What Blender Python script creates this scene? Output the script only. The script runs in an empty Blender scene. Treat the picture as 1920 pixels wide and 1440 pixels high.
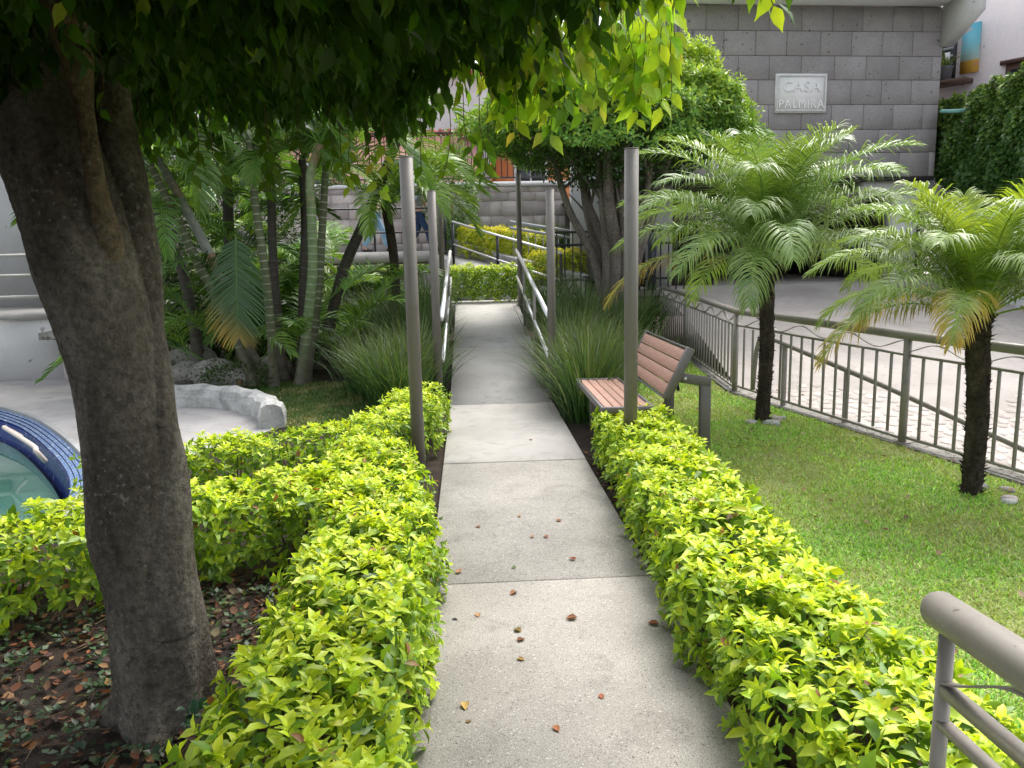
import bpy, bmesh, math, random
import numpy as np
from mathutils import Vector, Matrix
random.seed(7); rng = np.random.default_rng(11)
PI = math.pi; R = math.radians
S = bpy.context.scene
COL = S.collection

# ------------------------------------------------------------ camera
FPX = 1442.0; CH = 1.6
def cam_axes(yaw, pitch, roll):
    f = np.array([math.sin(yaw)*math.cos(pitch), math.cos(yaw)*math.cos(pitch), -math.sin(pitch)])
    r0 = np.cross(f, [0, 0, 1]); r0 /= np.linalg.norm(r0); u0 = np.cross(r0, f)
    return f, math.cos(roll)*r0 - math.sin(roll)*u0, math.sin(roll)*r0 + math.cos(roll)*u0
f_, r_, u_ = cam_axes(R(3.045), R(9.479), R(1.25))
cam = bpy.data.objects.new('camera', bpy.data.cameras.new('camera')); COL.objects.link(cam)
cam.matrix_world = Matrix(((r_[0], u_[0], -f_[0], 0), (r_[1], u_[1], -f_[1], 0), (r_[2], u_[2], -f_[2], CH), (0, 0, 0, 1)))
cam.data.sensor_width = 36; cam.data.lens = FPX/1920*36
cam.data.clip_start = 0.05; cam.data.clip_end = 500
S.camera = cam
# ------------------------------------------------------------ light
SUN_EL, SUN_AZ = 58, 35            # azimuth measured from +Y towards +X
w = bpy.data.worlds.new('World'); S.world = w; w.use_nodes = True
nt = w.node_tree; bg = nt.nodes['Background']
sky = nt.nodes.new('ShaderNodeTexSky'); sky.sky_type = 'NISHITA'; sky.sun_disc = False
sky.sun_elevation = R(SUN_EL); sky.sun_rotation = R(SUN_AZ); sky.dust_density = 4; sky.air_density = 1.2
hs = nt.nodes.new('ShaderNodeHueSaturation'); hs.inputs['Saturation'].default_value = 0.35
nt.links.new(sky.outputs[0], hs.inputs['Color']); nt.links.new(hs.outputs[0], bg.inputs[0])
bg.inputs[1].default_value = 0.15
sun = bpy.data.lights.new('sun', 'SUN'); sun.energy = 1.15; sun.angle = R(32); sun.color = (1, .96, .9)
so = bpy.data.objects.new('sun', sun); COL.objects.link(so); so.location = (5, 10, 20)
sd = Vector((math.sin(R(SUN_AZ))*math.cos(R(SUN_EL)), math.cos(R(SUN_AZ))*math.cos(R(SUN_EL)), math.sin(R(SUN_EL))))
so.rotation_euler = sd.to_track_quat('Z', 'Y').to_euler()
S.view_settings.view_transform = 'Standard'; S.view_settings.look = 'None'
S.view_settings.gamma = 1; S.view_settings.exposure = 1.38
S.cycles.max_bounces = 8; S.cycles.transparent_max_bounces = 4
S.cycles.use_denoising = True

# ------------------------------------------------------------ materials
def newmat(name, rough=.6, spec=.5, metal=0):
    m = bpy.data.materials.new(name); m.use_nodes = True
    b = m.node_tree.nodes['Principled BSDF']
    b.inputs['Roughness'].default_value = rough; b.inputs['Metallic'].default_value = metal
    b.inputs['Specular IOR Level'].default_value = spec
    return m, m.node_tree, b
def N(t, kind, **kw):
    n = t.nodes.new('ShaderNode'+kind)
    for k, v in kw.items():
        if k.startswith('i_'): n.inputs[k[2:].replace('_', ' ')].default_value = v
        else: setattr(n, k, v)
    return n
def ramp(t, fac, stops):
    r = t.nodes.new('ShaderNodeValToRGB'); e = r.color_ramp.elements
    while len(e) < len(stops): e.new(.5)
    for i, (p, c) in enumerate(stops):
        e[i].position = p; e[i].color = (c if len(c) == 4 else (*c, 1))
    t.links.new(fac, r.inputs[0]); return r.outputs[0]
def mixc(t, fac, a, b, mode='MIX'):
    m = t.nodes.new('ShaderNodeMix'); m.data_type = 'RGBA'; m.blend_type = mode
    for i, v in ((0, fac), (6, a), (7, b)):
        if hasattr(v, 'is_linked'): t.links.new(v, m.inputs[i])
        else: m.inputs[i].default_value = v if i == 0 else (*v, 1)
    return m.outputs[2]
def noise(t, co, scale, detail=5, rough=.55, out=0, dist=0):
    n = N(t, 'TexNoise'); n.inputs['Scale'].default_value = scale; n.inputs['Detail'].default_value = detail
    n.inputs['Roughness'].default_value = rough; n.inputs['Distortion'].default_value = dist
    t.links.new(co, n.inputs['Vector']); return n.outputs[out]
def coord(t, scale=None, which='Object'):
    c = N(t, 'TexCoord').outputs[which]
    if scale:
        mp = N(t, 'Mapping'); mp.inputs['Scale'].default_value = scale; t.links.new(c, mp.inputs[0]); c = mp.outputs[0]
    return c
def worldpos(t): return N(t, 'NewGeometry').outputs['Position']
def bump(t, b, h, strength=.4, dist=.01):
    n = N(t, 'Bump'); n.inputs['Strength'].default_value = strength; n.inputs['Distance'].default_value = dist
    t.links.new(h, n.inputs['Height']); t.links.new(n.outputs[0], b.inputs['Normal'])
def objrand(t, a, b):
    o = N(t, 'ObjectInfo'); m = N(t, 'MapRange'); m.inputs[3].default_value = a; m.inputs[4].default_value = b
    t.links.new(o.outputs['Random'], m.inputs[0]); return m.outputs[0]

def mottled(name, a, b, c=None, scale=3, fine=90, rough=.85, bs=.4, bd=.006, speck=None, var=0, spec=.3):
    """two tone noise colour, optional dark specks, per-object value change, fine bump"""
    m, t, s = newmat(name, rough, spec); co = worldpos(t)
    n1 = noise(t, co, scale, 6, .6); n2 = noise(t, co, fine, 3, .7)
    st = [(.3, a), (.7, b)] if c is None else [(.28, a), (.5, b), (.72, c)]
    col = ramp(t, n1, st)
    col = mixc(t, .35, col, ramp(t, n2, [(.3, (.25,)*3), (.7, (.75,)*3)]), 'OVERLAY')
    if speck:
        n3 = noise(t, co, speck[0], 2, .5)
        col = mixc(t, ramp(t, n3, [(speck[1], (0,)*3), (speck[1]+.04, (1,)*3)]), col, speck[2])
    if var:
        v = N(t, 'HueSaturation'); t.links.new(objrand(t, 1-var, 1+var), v.inputs['Value']); t.links.new(col, v.inputs['Color']); col = v.outputs[0]
    t.links.new(col, s.inputs['Base Color']); bump(t, s, n2, bs, bd)
    return m

def leafmat(name, trans=.35, rough=.42, spec=.45, veins=False):
    m, t, s = newmat(name, rough, spec)
    a = N(t, 'VertexColor'); a.layer_name = 'Col'
    col = a.outputs[0]
    n = noise(t, worldpos(t), 60, 2)
    col = mixc(t, .25, col, ramp(t, n, [(.3, (.3,)*3), (.7, (.7,)*3)]), 'OVERLAY')
    t.links.new(col, s.inputs['Base Color'])
    tr = N(t, 'BsdfTranslucent'); 
    tc = mixc(t, 1.0, col, (1.25, 1.2, .55), 'MULTIPLY')
    t.links.new(tc, tr.inputs['Color'])
    mx = N(t, 'MixShader'); mx.inputs[0].default_value = trans
    t.links.new(s.outputs[0], mx.inputs[1]); t.links.new(tr.outputs[0], mx.inputs[2])
    t.links.new(mx.outputs[0], t.nodes['Material Output'].inputs['Surface'])
    return m
def paint(name, c, rough=.4, metal=0, dirt=.5, var=0, fine=120, spec=.5, bd=.0008):
    m, t, s = newmat(name, rough, spec, metal); co = worldpos(t)
    n = noise(t, co, 7, 6, .65); n2 = noise(t, co, fine, 3, .6)
    col = mixc(t, ramp(t, n, [(.52, (0,)*3), (.72, (dirt,)*3)]), c, tuple(x*.55 for x in c))
    n7 = noise(t, co, 38, 4, .65); col = mixc(t, ramp(t, n7, [(.69, (0,)*3), (.74, (.75 if dirt > .1 else 0,)*3)]), col, (.075, .045, .03))
    if var:
        v = N(t, 'HueSaturation'); t.links.new(objrand(t, 1-var, 1+var), v.inputs['Value']); t.links.new(col, v.inputs['Color']); col = v.outputs[0]
    t.links.new(col, s.inputs['Base Color'])
    t.links.new(ramp(t, n2, [(.3, (rough*.8,)*3), (.7, (min(1, rough*1.3),)*3)]), s.inputs['Roughness'])
    bump(t, s, n2, .35, bd)
    return m

LEAF = leafmat('leaf_green'); LEAFD = leafmat('leaf_dense', .3, .4); LEAFF = leafmat('leaf_ficus', .40, .4, .3)
PALM = leafmat('palm_leaf', .3, .38, .5); BLADE = leafmat('grass_blade', .3, .5); DRY = leafmat('dry_leaf', .15, .7, .2)
POST = paint('post_paint', (.165, .148, .128), .42, .0, .45)
RAILM = paint('rail_paint', (.26, .235, .21), .38, .0, .5)
BENCHM = paint('bench_frame_paint', (.15, .135, .13), .45, 0, .3)
STEEL = paint('polished_rail', (.75, .74, .73), .25, .5, .15)
BLACKM = paint('black_paint', (.02, .02, .022), .5)
GREYR = paint('grey_rail_paint', (.28, .29, .31), .45)
WHITE = mottled('white_stucco', (.68, .67, .66), (.8, .8, .8), scale=1.3, fine=60, rough=.9, speck=(9, .70, (.45, .43, .42)))
WHITEW = mottled('whitewash', (.20, .20, .19), (.42, .42, .40), (.62, .61, .59), scale=4, fine=50, bs=.6, bd=.01, speck=(60, .66, (.2, .2, .19)))
LILAC = mottled('neighbour_stucco', (.50, .46, .47), (.68, .62, .62), (.76, .68, .66), scale=.9, fine=40, rough=.9, speck=(5, .68, (.36, .33, .33)))
PATHM = None
def concrete(name, a, b, stain, sc=1.6, speck=True, var=.0, bs=.5):
    m, t, s = newmat(name, .82, .25); co = worldpos(t)
    n1 = noise(t, co, sc, 7, .62); n4 = noise(t, co, 5.5, 6, .7, dist=.6); n2 = noise(t, co, 260, 2, .6); n3 = noise(t, co, 110, 2, .5); n5 = noise(t, co, .7, 3, .5)
    col = mixc(t, ramp(t, n1, [(.35, (0,)*3), (.65, (1,)*3)]), a, b)
    col = mixc(t, ramp(t, n4, [(.52, (0,)*3), (.68, (.65,)*3)]), col, stain)
    col = mixc(t, ramp(t, n5, [(.45, (0,)*3), (.62, (.35,)*3)]), col, tuple(x*.7 for x in stain))
    if speck:
        col = mixc(t, ramp(t, n2, [(.54, (0,)*3), (.63, (.8,)*3)]), col, (.06, .055, .05))
        col = mixc(t, ramp(t, n3, [(.66, (0,)*3), (.7, (.8,)*3)]), col, (.05, .045, .04))
        col = mixc(t, ramp(t, n3, [(.30, (.6,)*3), (.36, (0,)*3)]), col, (.6, .58, .54))
    if var:
        v = N(t, 'HueSaturation'); t.links.new(objrand(t, 1-var, 1+var), v.inputs['Value']); t.links.new(col, v.inputs['Color']); col = v.outputs[0]
    t.links.new(col, s.inputs['Base Color'])
    h = N(t, 'Math', operation='ADD'); t.links.new(n2, h.inputs[0]); t.links.new(n3, h.inputs[1]); bump(t, s, h.outputs[0], bs, .0025)
    return m
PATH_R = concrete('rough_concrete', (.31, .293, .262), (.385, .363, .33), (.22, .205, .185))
PATH_S = concrete('smooth_concrete', (.46, .44, .41), (.54, .52, .485), (.33, .315, .29), speck=False, bs=.2)  # paler than the near slabs, painting open-sky light onto the ramp
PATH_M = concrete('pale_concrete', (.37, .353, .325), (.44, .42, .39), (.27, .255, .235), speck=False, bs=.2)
DECK = concrete('pool_deck_concrete', (.36, .34, .33), (.45, .43, .42), (.26, .25, .24), speck=False, bs=.3)
DRIVE = concrete('driveway_concrete', (.40, .365, .335), (.48, .44, .405), (.31, .28, .26), sc=.8, speck=False, bs=.5)
KERBM = mottled('kerb_concrete', (.2, .19, .17), (.36, .34, .31), scale=6, fine=60, bs=.8, bd=.01, speck=(30, .6, (.07, .065, .05)))
LOWWALL = mottled('lichen_concrete', (.16, .16, .15), (.34, .33, .32), (.5, .48, .46), scale=4, fine=40, bs=.6)
COBBLE = mottled('cobble_stone', (.38, .335, .305), (.52, .47, .43), scale=5, fine=40, var=.14, bs=.5, bd=.01)
MORTAR = mottled('mortar', (.30, .27, .25), (.40, .37, .35), scale=6, fine=60, bs=.8, bd=.01)
STONE = mottled('grey_volcanic_stone', (.275, .252, .25), (.355, .33, .328), scale=1.6, fine=45, bs=.6, bd=.004, speck=(15, .685, (.07, .065, .065)), var=.08)
JOINT = mottled('stone_joint', (.12, .11, .11), (.17, .16, .155))
STONE2 = mottled('pinkish_stone', (.36, .31, .295), (.52, .465, .445), scale=3, fine=40, bs=.6, var=.22)
PLAQUE = mottled('pale_limestone', (.78, .76, .75), (.88, .86, .85), scale=5, fine=60, bs=.4, bd=.003)
SOIL = mottled('dark_soil', (.018, .012, .009), (.05, .034, .024), (.075, .055, .04), scale=9, fine=120, bs=1, bd=.03)
LAWNB = mottled('lawn_thatch', (.24, .31, .08), (.34, .42, .12), (.40, .40, .20), scale=2.2, fine=120, bs=1, bd=.02)
PLANK = None
def plankmat():
    m, t, s = newmat('composite_plank', .7, .3); co = coord(t, (14, 1.5, 14))
    n = noise(t, co, 5, 5, .6); n2 = noise(t, worldpos(t), 150, 2)
    col = ramp(t, n, [(.3, (.46, .265, .20)), (.7, (.57, .35, .275))])
    col = mixc(t, .3, col, ramp(t, n2, [(.3, (.3,)*3), (.7, (.7,)*3)]), 'OVERLAY')
    v = N(t, 'HueSaturation'); t.links.new(objrand(t, .9, 1.1), v.inputs['Value']); t.links.new(col, v.inputs['Color'])
    t.links.new(v.outputs[0], s.inputs['Base Color']); bump(t, s, n, .3, .002); return m
PLANK = plankmat()
def barkmat(name, cs, lich=(.30, .29, .25), lf=.56, sc=4, bd=.02):
    m, t, s = newmat(name, .85, .25); co = worldpos(t); cz = coord(t, (1, 1, .35))
    n1 = noise(t, cz, sc, 7, .65, dist=.5); n2 = noise(t, co, 38, 5, .7); n3 = noise(t, co, 55, 4, .6); n4 = noise(t, co, 2.6, 3, .5)
    col = ramp(t, n1, [(.3, cs[0]), (.5, cs[1]), (.72, cs[2])])
    n6 = noise(t, cz, 110, 3, .7)
    col = mixc(t, .75, col, ramp(t, n2, [(.3, (.15,)*3), (.7, (.85,)*3)]), 'OVERLAY')
    col = mixc(t, ramp(t, n6, [(.60, (0,)*3), (.7, (.7,)*3)]), col, tuple(x*.5 for x in cs[0]))
    mk_ = N(t, 'Math', operation='MULTIPLY'); t.links.new(ramp(t, n3, [(lf+.04, (0,)*3), (lf+.09, (1,)*3)]), mk_.inputs[0]); t.links.new(ramp(t, n4, [(.42, (0,)*3), (.6, (1,)*3)]), mk_.inputs[1])
    col = mixc(t, mk_.outputs[0], col, lich)
    t.links.new(col, s.inputs['Base Color'])
    h = N(t, 'Math', operation='ADD'); t.links.new(n1, h.inputs[0]); t.links.new(n2, h.inputs[1]); bump(t, s, h.outputs[0], 1.0, bd*1.6)
    return m
BARK = barkmat('ficus_bark', ((.06, .047, .036), (.155, .132, .108), (.34, .305, .265)))
BARK2 = barkmat('topiary_bark', ((.12, .10, .085), (.22, .19, .165), (.34, .30, .265)), lf=.6)
PBARK = barkmat('palm_bark', ((.02, .016, .012), (.055, .042, .03), (.11, .085, .06)), lich=(.12, .1, .07), sc=12, bd=.02)
TWIG = mottled('twig', (.10, .065, .035), (.2, .14, .08), scale=20)
def canemat():
    m, t, s = newmat('ringed_cane', .5, .4)
    a = N(t, 'VertexColor'); a.layer_name = 'Col'
    n = noise(t, worldpos(t), 14, 4); col = mixc(t, .6, a.outputs[0], ramp(t, n, [(.3, (.3,)*3), (.7, (.7,)*3)]), 'OVERLAY')
    t.links.new(col, s.inputs['Base Color']); bump(t, s, n, .3, .004); return m
CANE = canemat()
def watermat():
    m, t, s = newmat('pool_water', .03, .5); s.inputs['Base Color'].default_value = (.05, .13, .105, 1)
    n = noise(t, coord(t, (1, 1, 1)), 3.5, 2); bump(t, s, n, .04, .02); return m
WATER = watermat()
def tilemat(name, a, b, grout, sz, streak=None):
    m, t, s = newmat(name, .2, .5); 
    co = worldpos(t); n = noise(t, co, 1/sz*2.1, 1)
    col = ramp(t, n, [(.38, a), (.62, b)])
    n2 = noise(t, co, 14, 4)
    col = mixc(t, ramp(t, n2, [(.60, (0,)*3), (.68, (.7,)*3)]), col, grout)
    t.links.new(col, s.inputs['Base Color']); return m
TILED = tilemat('blue_pool_tile', (.015, .03, .16), (.03, .06, .25), (.35, .4, .5), .03)
TILEL = tilemat('light_blue_tile', (.06, .12, .3), (.25, .35, .5), (.5, .55, .6), .03)
SKIN = mottled('skin', (.42, .26, .19), (.48, .3, .22)); HAIRM = mottled('hair', (.015, .01, .008), (.03, .02, .015))
def denim(name, c): return mottled(name, tuple(x*.7 for x in c), c, tuple(min(1, x*1.35) for x in c), scale=7, fine=90, rough=.9)
GLASS_D = paint('dark_glass', (.02, .022, .025), .12, 0, 0)
RED = mottled('red_roof_tile', (.38, .10, .07), (.55, .2, .15), scale=3); PINK = mottled('pink_stucco', (.6, .3, .28), (.7, .4, .37), scale=2)
ORANGE = mottled('orange_stucco', (.6, .2, .07), (.68, .28, .12), scale=2); DARKI = mottled('dark_interior_plaster', (.06, .055, .055), (.10, .09, .09))
GREYW = mottled('grey_plaster', (.34, .33, .33), (.44, .43, .43), scale=1.5); BROWNF = paint('brown_frame', (.10, .05, .035), .5)
POTM = paint('grey_pot', (.13, .13, .14), .5); HOSE = paint('turquoise_hose', (.22, .48, .45), .35)
HANDLE = paint('cream_handle', (.72, .6, .52), .35)

# ------------------------------------------------------------ mesh helpers
ORG = {}
def org(p): return np.array(ORG.get(p.name, (0, 0, 0)), float) if p else np.zeros(3)
def setp(o, label=None, cat=None, group=None, kind=None):
    for k, v in (('label', label), ('category', cat), ('group', group), ('kind', kind)):
        if v: o[k] = v
    return o
def thing(name, label, cat, loc=(0, 0, 0), group=None):
    o = bpy.data.objects.new(name, None); COL.objects.link(o); o.location = loc; o.empty_display_size = .1
    ORG[o.name] = tuple(loc); return setp(o, label, cat, group)
def mesh(name, V, Fs, mat, col=None, smooth=False, mi=None):
    V = np.asarray(V, np.float32); me = bpy.data.meshes.new(name)
    if not isinstance(Fs, list): Fs = [Fs]
    Fs = [np.asarray(f, np.int32) for f in Fs if len(f)]
    me.vertices.add(len(V)); me.vertices.foreach_set('co', V.ravel())
    nl = sum(f.size for f in Fs); npoly = sum(len(f) for f in Fs)
    me.loops.add(nl); me.loops.foreach_set('vertex_index', np.concatenate([f.ravel() for f in Fs]))
    tot = np.concatenate([np.full(len(f), f.shape[1], np.int32) for f in Fs]); st = np.concatenate([[0], np.cumsum(tot)[:-1]]).astype(np.int32)
    me.polygons.add(npoly); me.polygons.foreach_set('loop_start', st)
    try: me.polygons.foreach_set('loop_total', tot)
    except Exception: pass
    if smooth: me.polygons.foreach_set('use_smooth', np.ones(npoly, bool))
    for m in (mat if isinstance(mat, (list, tuple)) else [mat]): me.materials.append(m)
    if mi is not None: me.polygons.foreach_set('material_index', np.asarray(mi, np.int32))
    if col is not None:
        at = me.color_attributes.new('Col', 'FLOAT_COLOR', 'POINT')
        c = np.ones((len(V), 4), np.float32); c[:, :3] = col; at.data.foreach_set('color', c.ravel())
    me.update(calc_edges=True); me.validate(); return me
def link(name, me, parent=None, loc=None, rot=None, **kw):
    o = bpy.data.objects.new(name, me); COL.objects.link(o)
    if parent: o.parent = parent
    wl = np.array(loc if loc is not None else (org(parent) if parent else (0, 0, 0)), float)
    o.location = wl - org(parent); ORG[o.name] = tuple(wl)
    if rot is not None: o.rotation_euler = rot
    return setp(o, **kw)
def mk(name, VF, mat, parent=None, loc=None, smooth=False, **kw):
    """VF in world coordinates; origin moved to loc (or parent's origin)"""
    V, F = VF[0], VF[1]; col = VF[2] if len(VF) > 2 else None
    l = np.array(loc if loc is not None else org(parent), float)
    return link(name, mesh(name, np.asarray(V)-l, F, mat, col, smooth), parent, l, **kw)
def box(x0, x1, y0, y1, z0, z1):
    V = [(x, y, z) for x in (x0, x1) for y in (y0, y1) for z in (z0, z1)]
    return np.array(V, float), [np.array([(0, 1, 3, 2), (4, 6, 7, 5), (0, 4, 5, 1), (2, 3, 7, 6), (0, 2, 6, 4), (1, 5, 7, 3)])]
def cbox(sx, sy, sz, bev=.004, seg=1):
    bm = bmesh.new(); bmesh.ops.create_cube(bm, size=1); bmesh.ops.scale(bm, vec=(sx, sy, sz), verts=bm.verts)
    bmesh.ops.bevel(bm, geom=bm.edges[:], offset=bev, segments=seg, affect='EDGES', clamp_overlap=True)
    V = np.array([v.co[:] for v in bm.verts]); q = {}
    bm.verts.index_update()
    for f in bm.faces: q.setdefault(len(f.verts), []).append([v.index for v in f.verts])
    bm.free(); return V, [np.array(a) for a in q.values()]
def join(parts):
    Vs, Q, C, o = [], {}, [], 0
    for p in parts:
        V = np.asarray(p[0]); Vs.append(V)
        for f in (p[1] if isinstance(p[1], list) else [p[1]]):
            f = np.asarray(f)
            if len(f): Q.setdefault(f.shape[1], []).append(f+o)
        if len(p) > 2: C.append(np.broadcast_to(p[2], (len(V), 3)))
        o += len(V)
    r = (np.concatenate(Vs), [np.concatenate(a) for a in Q.values()])
    return r+(np.concatenate(C),) if C else r
def rotz(V, a): c, s = math.cos(a), math.sin(a); V = np.asarray(V); return np.stack([V[:, 0]*c-V[:, 1]*s, V[:, 0]*s+V[:, 1]*c, V[:, 2]], 1)
def resample(P, n):
    P = np.asarray(P, float); k = len(P); t = np.linspace(0, k-1, n); out = []
    for u in t:   # catmull-rom
        i = min(int(u), k-2); f = u-i; p0, p1, p2, p3 = P[max(i-1, 0)], P[i], P[i+1], P[min(i+2, k-1)]
        out.append(.5*((2*p1)+(-p0+p2)*f+(2*p0-5*p1+4*p2-p3)*f*f+(-p0+3*p1-3*p2+p3)*f**3))
    return np.array(out)
def tube(P, rad, n=10, cap=True, rough=0, lumps=0, seed=0, squash=None):
    P = np.asarray(P, float); m = len(P); rad = np.broadcast_to(rad, (m,)) if np.ndim(rad) == 0 else np.asarray(rad, float)
    T = np.gradient(P, axis=0); T /= np.linalg.norm(T, axis=1)[:, None]+1e-9
    ref = np.array([0, 1, 0]) if abs(T[0][1]) < .8 else np.array([1, 0, 0]); X = np.cross(ref, T[0]); X /= np.linalg.norm(X); Xs = []
    for t in T:
        X = X-t*np.dot(X, t); X /= np.linalg.norm(X); Xs.append(X)
    Xs = np.array(Xs); Ys = np.cross(T, Xs); a = np.arange(n)/n*2*PI
    r = np.repeat(rad[:, None], n, 1)
    if rough or lumps:
        g = np.random.default_rng(seed); ii = np.arange(m)[:, None]/m
        for k in range(14):
            fa = g.integers(1, 7); fz = g.uniform(1, 14); ph = g.uniform(0, 6.28); ph2 = g.uniform(0, 6.28)
            r = r*(1+lumps/3*np.sin(fa*a[None]+ph+1.5*np.sin(fz*ii+ph2))*np.sin(fz*ii*1.7+ph2)/math.sqrt(fa))
        r = r*(1+rough*g.normal(0, 1, r.shape))
    V = P[:, None]+r[..., None]*(np.cos(a)[None, :, None]*Xs[:, None]+np.sin(a)[None, :, None]*Ys[:, None])
    V = V.reshape(-1, 3); i = np.arange(m-1)[:, None]*n; j = np.arange(n)[None]; j2 = (j+1) % n
    F = np.stack([i+j, i+j2, i+n+j2, i+n+j], -1).reshape(-1, 4); Fs = [F]
    if cap:
        V = np.concatenate([V, P[:1], P[-1:]]); c0, c1 = m*n, m*n+1; j = np.arange(n); j2 = (j+1) % n
        Fs.append(np.concatenate([np.stack([np.full(n, c0), j2, j], 1), np.stack([np.full(n, c1), (m-1)*n+j, (m-1)*n+j2], 1)]))
    return V, Fs
def nrm(v): v = np.asarray(v, float); return v/(np.linalg.norm(v, axis=-1, keepdims=True)+1e-9)
# leaf templates: x across, y along, z up
LT8 = (np.array([(0, 0, 0), (-.27, .3, .05), (0, .34, -.02), (.27, .3, .05), (-.24, .62, .03), (0, .66, -.06), (.24, .62, .03), (0, 1, -.2)]),
       [np.array([(0, 2, 1), (0, 3, 2), (4, 5, 7), (5, 6, 7)]), np.array([(1, 2, 5, 4), (2, 3, 6, 5)])])
LT6 = (np.array([(0, 0, 0), (-.27, .42, .06), (0, .45, -.03), (.27, .42, .06), (0, 1, -.13)]), [np.array([(0, 2, 1), (0, 3, 2), (1, 2, 4), (2, 3, 4)])])
LT4 = (np.array([(0, 0, 0), (-.26, .45, .06), (0, 1, -.08), (.26, .45, .06)]), [np.array([(0, 2, 1), (0, 3, 2)])])
LTF = (np.array([(0, 0, 0), (-.25, .28, .03), (0, .3, -.02), (.25, .28, .03), (-.22, .58, .02), (0, .6, -.05), (.22, .58, .02), (0, .82, -.12), (.0, 1.05, -.22), (-.07, .84, -.1), (.07, .84, -.1)]),
       [np.array([(0, 2, 1), (0, 3, 2), (9, 7, 8), (7, 10, 8)]), np.array([(1, 2, 5, 4), (2, 3, 6, 5), (4, 5, 7, 9), (5, 6, 10, 7)])])
def frame(D, Nn):
    Y = nrm(D); X = nrm(np.cross(Y, Nn)); Z = np.cross(X, Y); return X, Y, Z
def scatter(P, D, Nn, s, tmpl, col, wid=1.0, tipcol=None):
    T, Fs = tmpl; X, Y, Z = frame(D, Nn); s = np.broadcast_to(s, (len(P),)); wd = np.broadcast_to(wid, (len(P),))
    V = P[:, None]+s[:, None, None]*(T[None, :, 0:1]*X[:, None]*wd[:, None, None]+T[None, :, 1:2]*Y[:, None]+T[None, :, 2:3]*Z[:, None])
    k = len(T); o = np.arange(len(P))[:, None, None]*k
    F = [(f[None]+o).reshape(-1, f.shape[1]) for f in Fs]
    C = np.repeat(col[:, None], k, 1)
    if tipcol is not None: C = C*(1-T[None, :, 1:2])+tipcol[:, None]*T[None, :, 1:2]
    return V.reshape(-1, 3), F, C.reshape(-1, 3)
def pal(n, cols, wts, jit=.15):
    i = rng.choice(len(cols), n, p=np.array(wts)/sum(wts)); c = np.array(cols)[i]
    return c*np.clip(rng.normal(1, jit, (n, 1)), .5, 1.6)*rng.normal(1, .06, (n, 3)).clip(.8, 1.2)
def rdir(n): return nrm(rng.normal(0, 1, (n, 3)))
def leaf_parts(parent, P, D, Nn, s, tmpl, cols, mat, wid, variants=10):
    """nearest leaves as single objects that share a few meshes"""
    ms = [mesh('leaf', tmpl[0]*[wid, 1, 1], tmpl[1], mat, cols[i % len(cols)]) for i in range(variants)]
    X, Y, Z = frame(D, Nn); o = org(parent)
    for i in range(len(P)):
        ob = bpy.data.objects.new('leaf', ms[i % variants]); COL.objects.link(ob); ob.parent = parent
        m = Matrix(((X[i][0], Y[i][0], Z[i][0]), (X[i][1], Y[i][1], Z[i][1]), (X[i][2], Y[i][2], Z[i][2])))
        ob.matrix_local = Matrix.LocRotScale(Vector(P[i]-o), m.to_quaternion(), Vector((s[i],)*3))

# ------------------------------------------------------------ ground and hard landscape
struct = dict(kind='structure')
mk('ground', box(-40, 40, -6, 60, -1.2, -.7), SOIL, **struct)
def sheet(name, pts, z, mat, **kw):
    V = np.array([(x, y, z if np.ndim(z) == 0 else z[i]) for i, (x, y) in enumerate(pts)], float)
    return mk(name, (V, [np.arange(len(V))[None]]), mat, **(kw or struct))
# soil bed at z 0 (path, lawn, deck lie on it); pool cut-out handled by leaving soil away there
POOL = [(-5.42, 8.99), (-4.95, 8.6), (-4.48, 8.12), (-3.9, 7.4), (-3.34, 6.63), (-2.95, 6.0), (-2.72, 5.45), (-2.72, 4.9)]
POOLN = [(-9, 4.9), (-9, 9.4), (-7.2, 9.45), (-6.2, 9.35)]
sheet('soil', [(-9, -4), (-9, 4.85), (-2.45, 4.85), (-2.45, 6.2), (-1.9, 7.35), (-2.5, 8.35), (-3.6, 9.2), (-3.6, 14.9), (3.45, 14.9), (3.38, 11.69), (3.0, 8.48), (3.56, 5.94), (3.9, 4.4), (5.3, -4)], 0, SOIL)
deck = [(-9, 9.4), (-9, 12.5), (-3.6, 12.5), (-3.6, 9.2), (-2.5, 8.35), (-1.9, 7.35), (-2.45, 6.2), (-2.45, 4.85)]
sheet('pool_deck', deck+[(-2.72, 4.9)]+POOL[::-1][1:]+POOLN[::-1][:2], .004, DECK)
# pool
pc = resample([(p[0], p[1], 0) for p in [(-7.2, 9.45), (-6.2, 9.35)]+POOL], 60)
t_ = nrm(np.gradient(pc, axis=0)); inn = np.stack([t_[:, 1], -t_[:, 0], 0*t_[:, 0]], 1)*1.0
inn = -inn if np.dot(inn[30], np.array([-5, 5, 0])-pc[30]) < 0 else inn
pool = thing('swimming_pool', 'kidney shaped swimming pool with blue tiled rim and dark green water', 'swimming pool', (-4.5, 7.2, -.3))
def strip(A, B):
    n = len(A); V = np.concatenate([A, B]); i = np.arange(n-1); return V, [np.stack([i, i+1, n+i+1, n+i], 1)]
up = np.array([0, 0, 1.])
mk('coping', join([strip(pc+up*.03, pc+inn*.045+up*.03), strip(pc+up*.004, pc+up*.03), strip(pc+inn*.045+up*.03, pc+inn*.048+up*.0)]), mottled('pale_coping', (.26, .26, .26), (.38, .38, .37)), pool)
for k in range(4):
    mk('tile_band', strip(pc+inn*(.05+k*.035)+up*(.0-.014*k), pc+inn*(.08+k*.035)+up*(-.006-.014*k)), TILEL, pool)
mk('tile_base', join([strip(pc+inn*.046-up*.004, pc+inn*.195-up*.075), strip(pc+inn*.195-up*.075, pc+inn*.27-up*.8)]), TILED, pool)
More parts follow.
